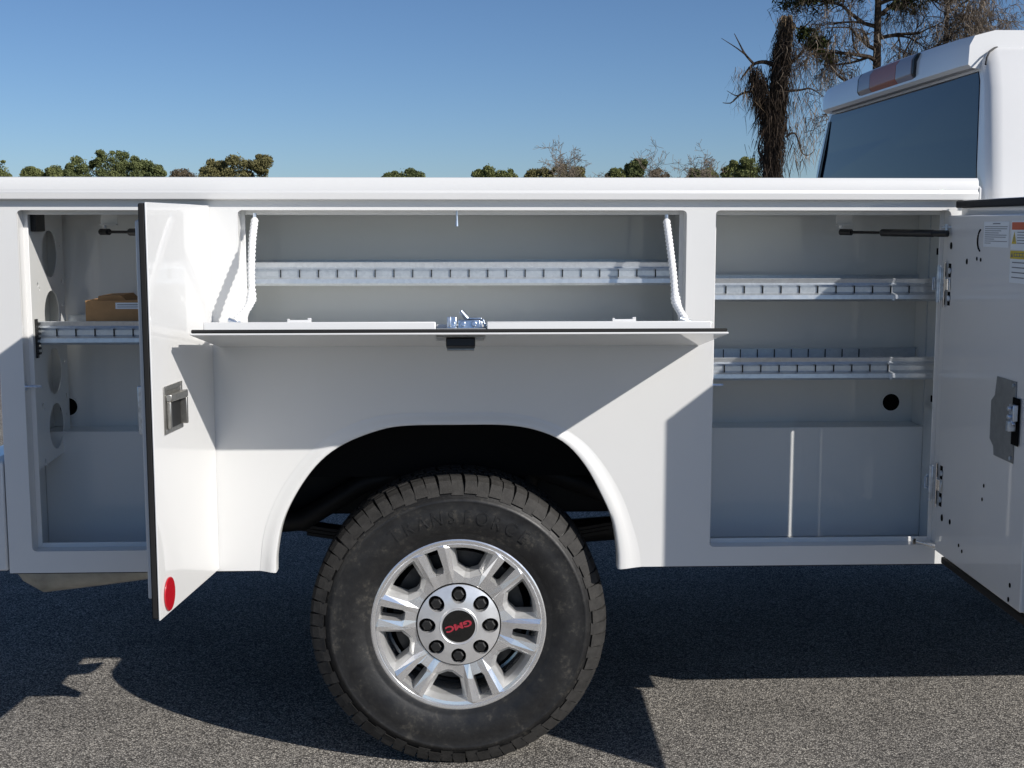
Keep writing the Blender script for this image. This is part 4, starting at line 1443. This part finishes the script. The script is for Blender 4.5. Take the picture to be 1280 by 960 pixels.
for k in range(1500):
    t = rng.uniform(0, 1) ** 0.8
    p = pt(942 + 24 * t + rng.normal() * (6 - 2 * t), 80 + 80 * t, rng.normal() * 0.2)
    st.append(p)
    ln.append(rng.uniform(0.3, 1.0))
V, Fq = strand_mesh(rng, st, ln, 0.014)
me = bpy.data.meshes.new('vines')
me.from_pydata([tuple(v) for v in V], [], Fq)
tag(link('hanging_vines', me, 'vine', T), kind='stuff')
st, ln = [], []
for k in range(420):
    p = pt(rng.uniform(985, 1022), rng.uniform(60, 200), rng.normal() * 0.5)
    st.append(p); ln.append(rng.uniform(0.3, 1.0))
for k in range(160):
    p = pt(rng.uniform(918, 945), rng.uniform(80, 130), rng.normal() * 0.4)
    st.append(p); ln.append(rng.uniform(0.2, 0.6))
V, Fq = strand_mesh(rng, st, ln, 0.008, 0.45)
for k in range(1000):
    p = pt(981 + rng.normal() * 4.5 * (0.5 + 0.5 * rng.random()), 19 + abs(rng.normal()) * 15, rng.normal() * 0.22)
    V2, F2 = strand_mesh(rng, [p], [rng.uniform(0.15, 0.45)], 0.018)
    o_ = len(V); V += V2; Fq += [tuple(i + o_ for i in f) for f in F2]
me = bpy.data.meshes.new('moss')
me.from_pydata([tuple(v) for v in V], [], Fq)
tag(link('dry_moss', me, 'vine_tan', T), kind='stuff')
for (px, py, r, mt, n_) in ((1012, 43, 0.26, 'leaf_pine', 198), (1003, 38, 0.16, 'leaf_pine', 88), (1025, 53, 0.24, 'leaf_pine', 176), (1013, 56, 0.14, 'leaf_pine', 132), (1035, 71, 0.22, 'leaf_yellow', 132), (1026, 64, 0.18, 'leaf_yellow', 88)):
    c = np.array(pt(px, py))
    d = rng.normal(size=(n_, 3)) * r * np.array([0.75, 0.6, 0.45])
    v, n2 = cards(c + d, 0.075, rng, 2.6)
    tag(link('leaf_tuft', np_mesh('leaf_tuft', v, n2), mt, T), kind='stuff')

# pine behind the cab
def pine(name, label, x, y, trunk_h, r0, limbs, seed, mat_bark, tuft_list, twig_n, leaf_n):
    rng = np.random.default_rng(seed)
    T = empty(name, (x, y, GZ))
    tag(T, label, 'tree')
    m = MB()
    m.tube([(0, 0, 0), (0.03, 0, trunk_h * 0.5), (0, 0.05, trunk_h * 0.8), (0.05, 0, trunk_h)], [r0, r0 * 0.8, r0 * 0.55, r0 * 0.2], 8)
    m.obj('trunk', mat_bark, T)
    m = MB()
    tips = []
    for z, a, L, r, lift in limbs:
        d = Vector((math.cos(a), math.sin(a), lift)).normalized()
        grow(m, rng, Vector((0, 0, z)), d, L, r, twig_n, 0.035, 0.62, (3, 4), (0.5, 0.78), 0.006, tips, 5)
    m.obj('branches', mat_bark, T, recalc=False, smooth=0)
    hi = [p for p in tips if p.z > tuft_list[0] and rng.random() < tuft_list[1]]
    if hi:
        c = np.repeat(np.array([tuple(p) for p in hi]), leaf_n, 0)
        v, n2 = cards(c + rng.normal(size=c.shape) * np.array([0.11, 0.11, 0.07]), 0.055, rng, 3.6)
        link('crown', np_mesh('crown', v, n2), 'leaf_pine', T)
    lowt = [p for p in tips if rng.random() < 0.5]
    V, Fq = strand_mesh(rng, [tuple(p) for p in lowt], list(rng.uniform(0.25, 0.8, len(lowt))), 0.009, 0.5)
    me = bpy.data.meshes.new('moss')
    me.from_pydata([tuple(v) for v in V], [], Fq)
    tag(link('hanging_moss', me, 'bark_grey', T), kind='stuff')
lim = []
rl = random.Random(4)
for k in range(17):
    z = 5.2 + 6.0 * k / 16
    a = [PI, 0, PI * 0.8, 0.3, -0.5, PI * 1.2][k % 6] + rl.uniform(-0.35, 0.35)
    lim.append((z, a, rl.uniform(1.3, 2.0) * (1.0 if z < 9.5 else 0.8), rl.uniform(0.06, 0.09), rl.uniform(0.1, 0.5)))
pine('pine_tree', 'tall thin crowned pine with spreading dark limbs behind the cab roof', 14.0, 40.0, 11.5, 0.20, lim, 3, 'bark', (8.95, 0.5), 5, 8)
lim = [(5.5 + 0.5 * k, rl.uniform(0, 2 * PI), rl.uniform(1.0, 1.7), 0.05, 0.7) for k in range(11)]
pine('leafless_tree', 'pale leafless tree with fine twigs beside the tall pine', 17.1, 42.0, 11.5, 0.13, lim, 8, 'bark_grey', (99, 0), 5, 1)

print('objects', len(bpy.data.objects), 'tris', sum(len(o.data.polygons) for o in bpy.data.objects if o.type == 'MESH') * 2)
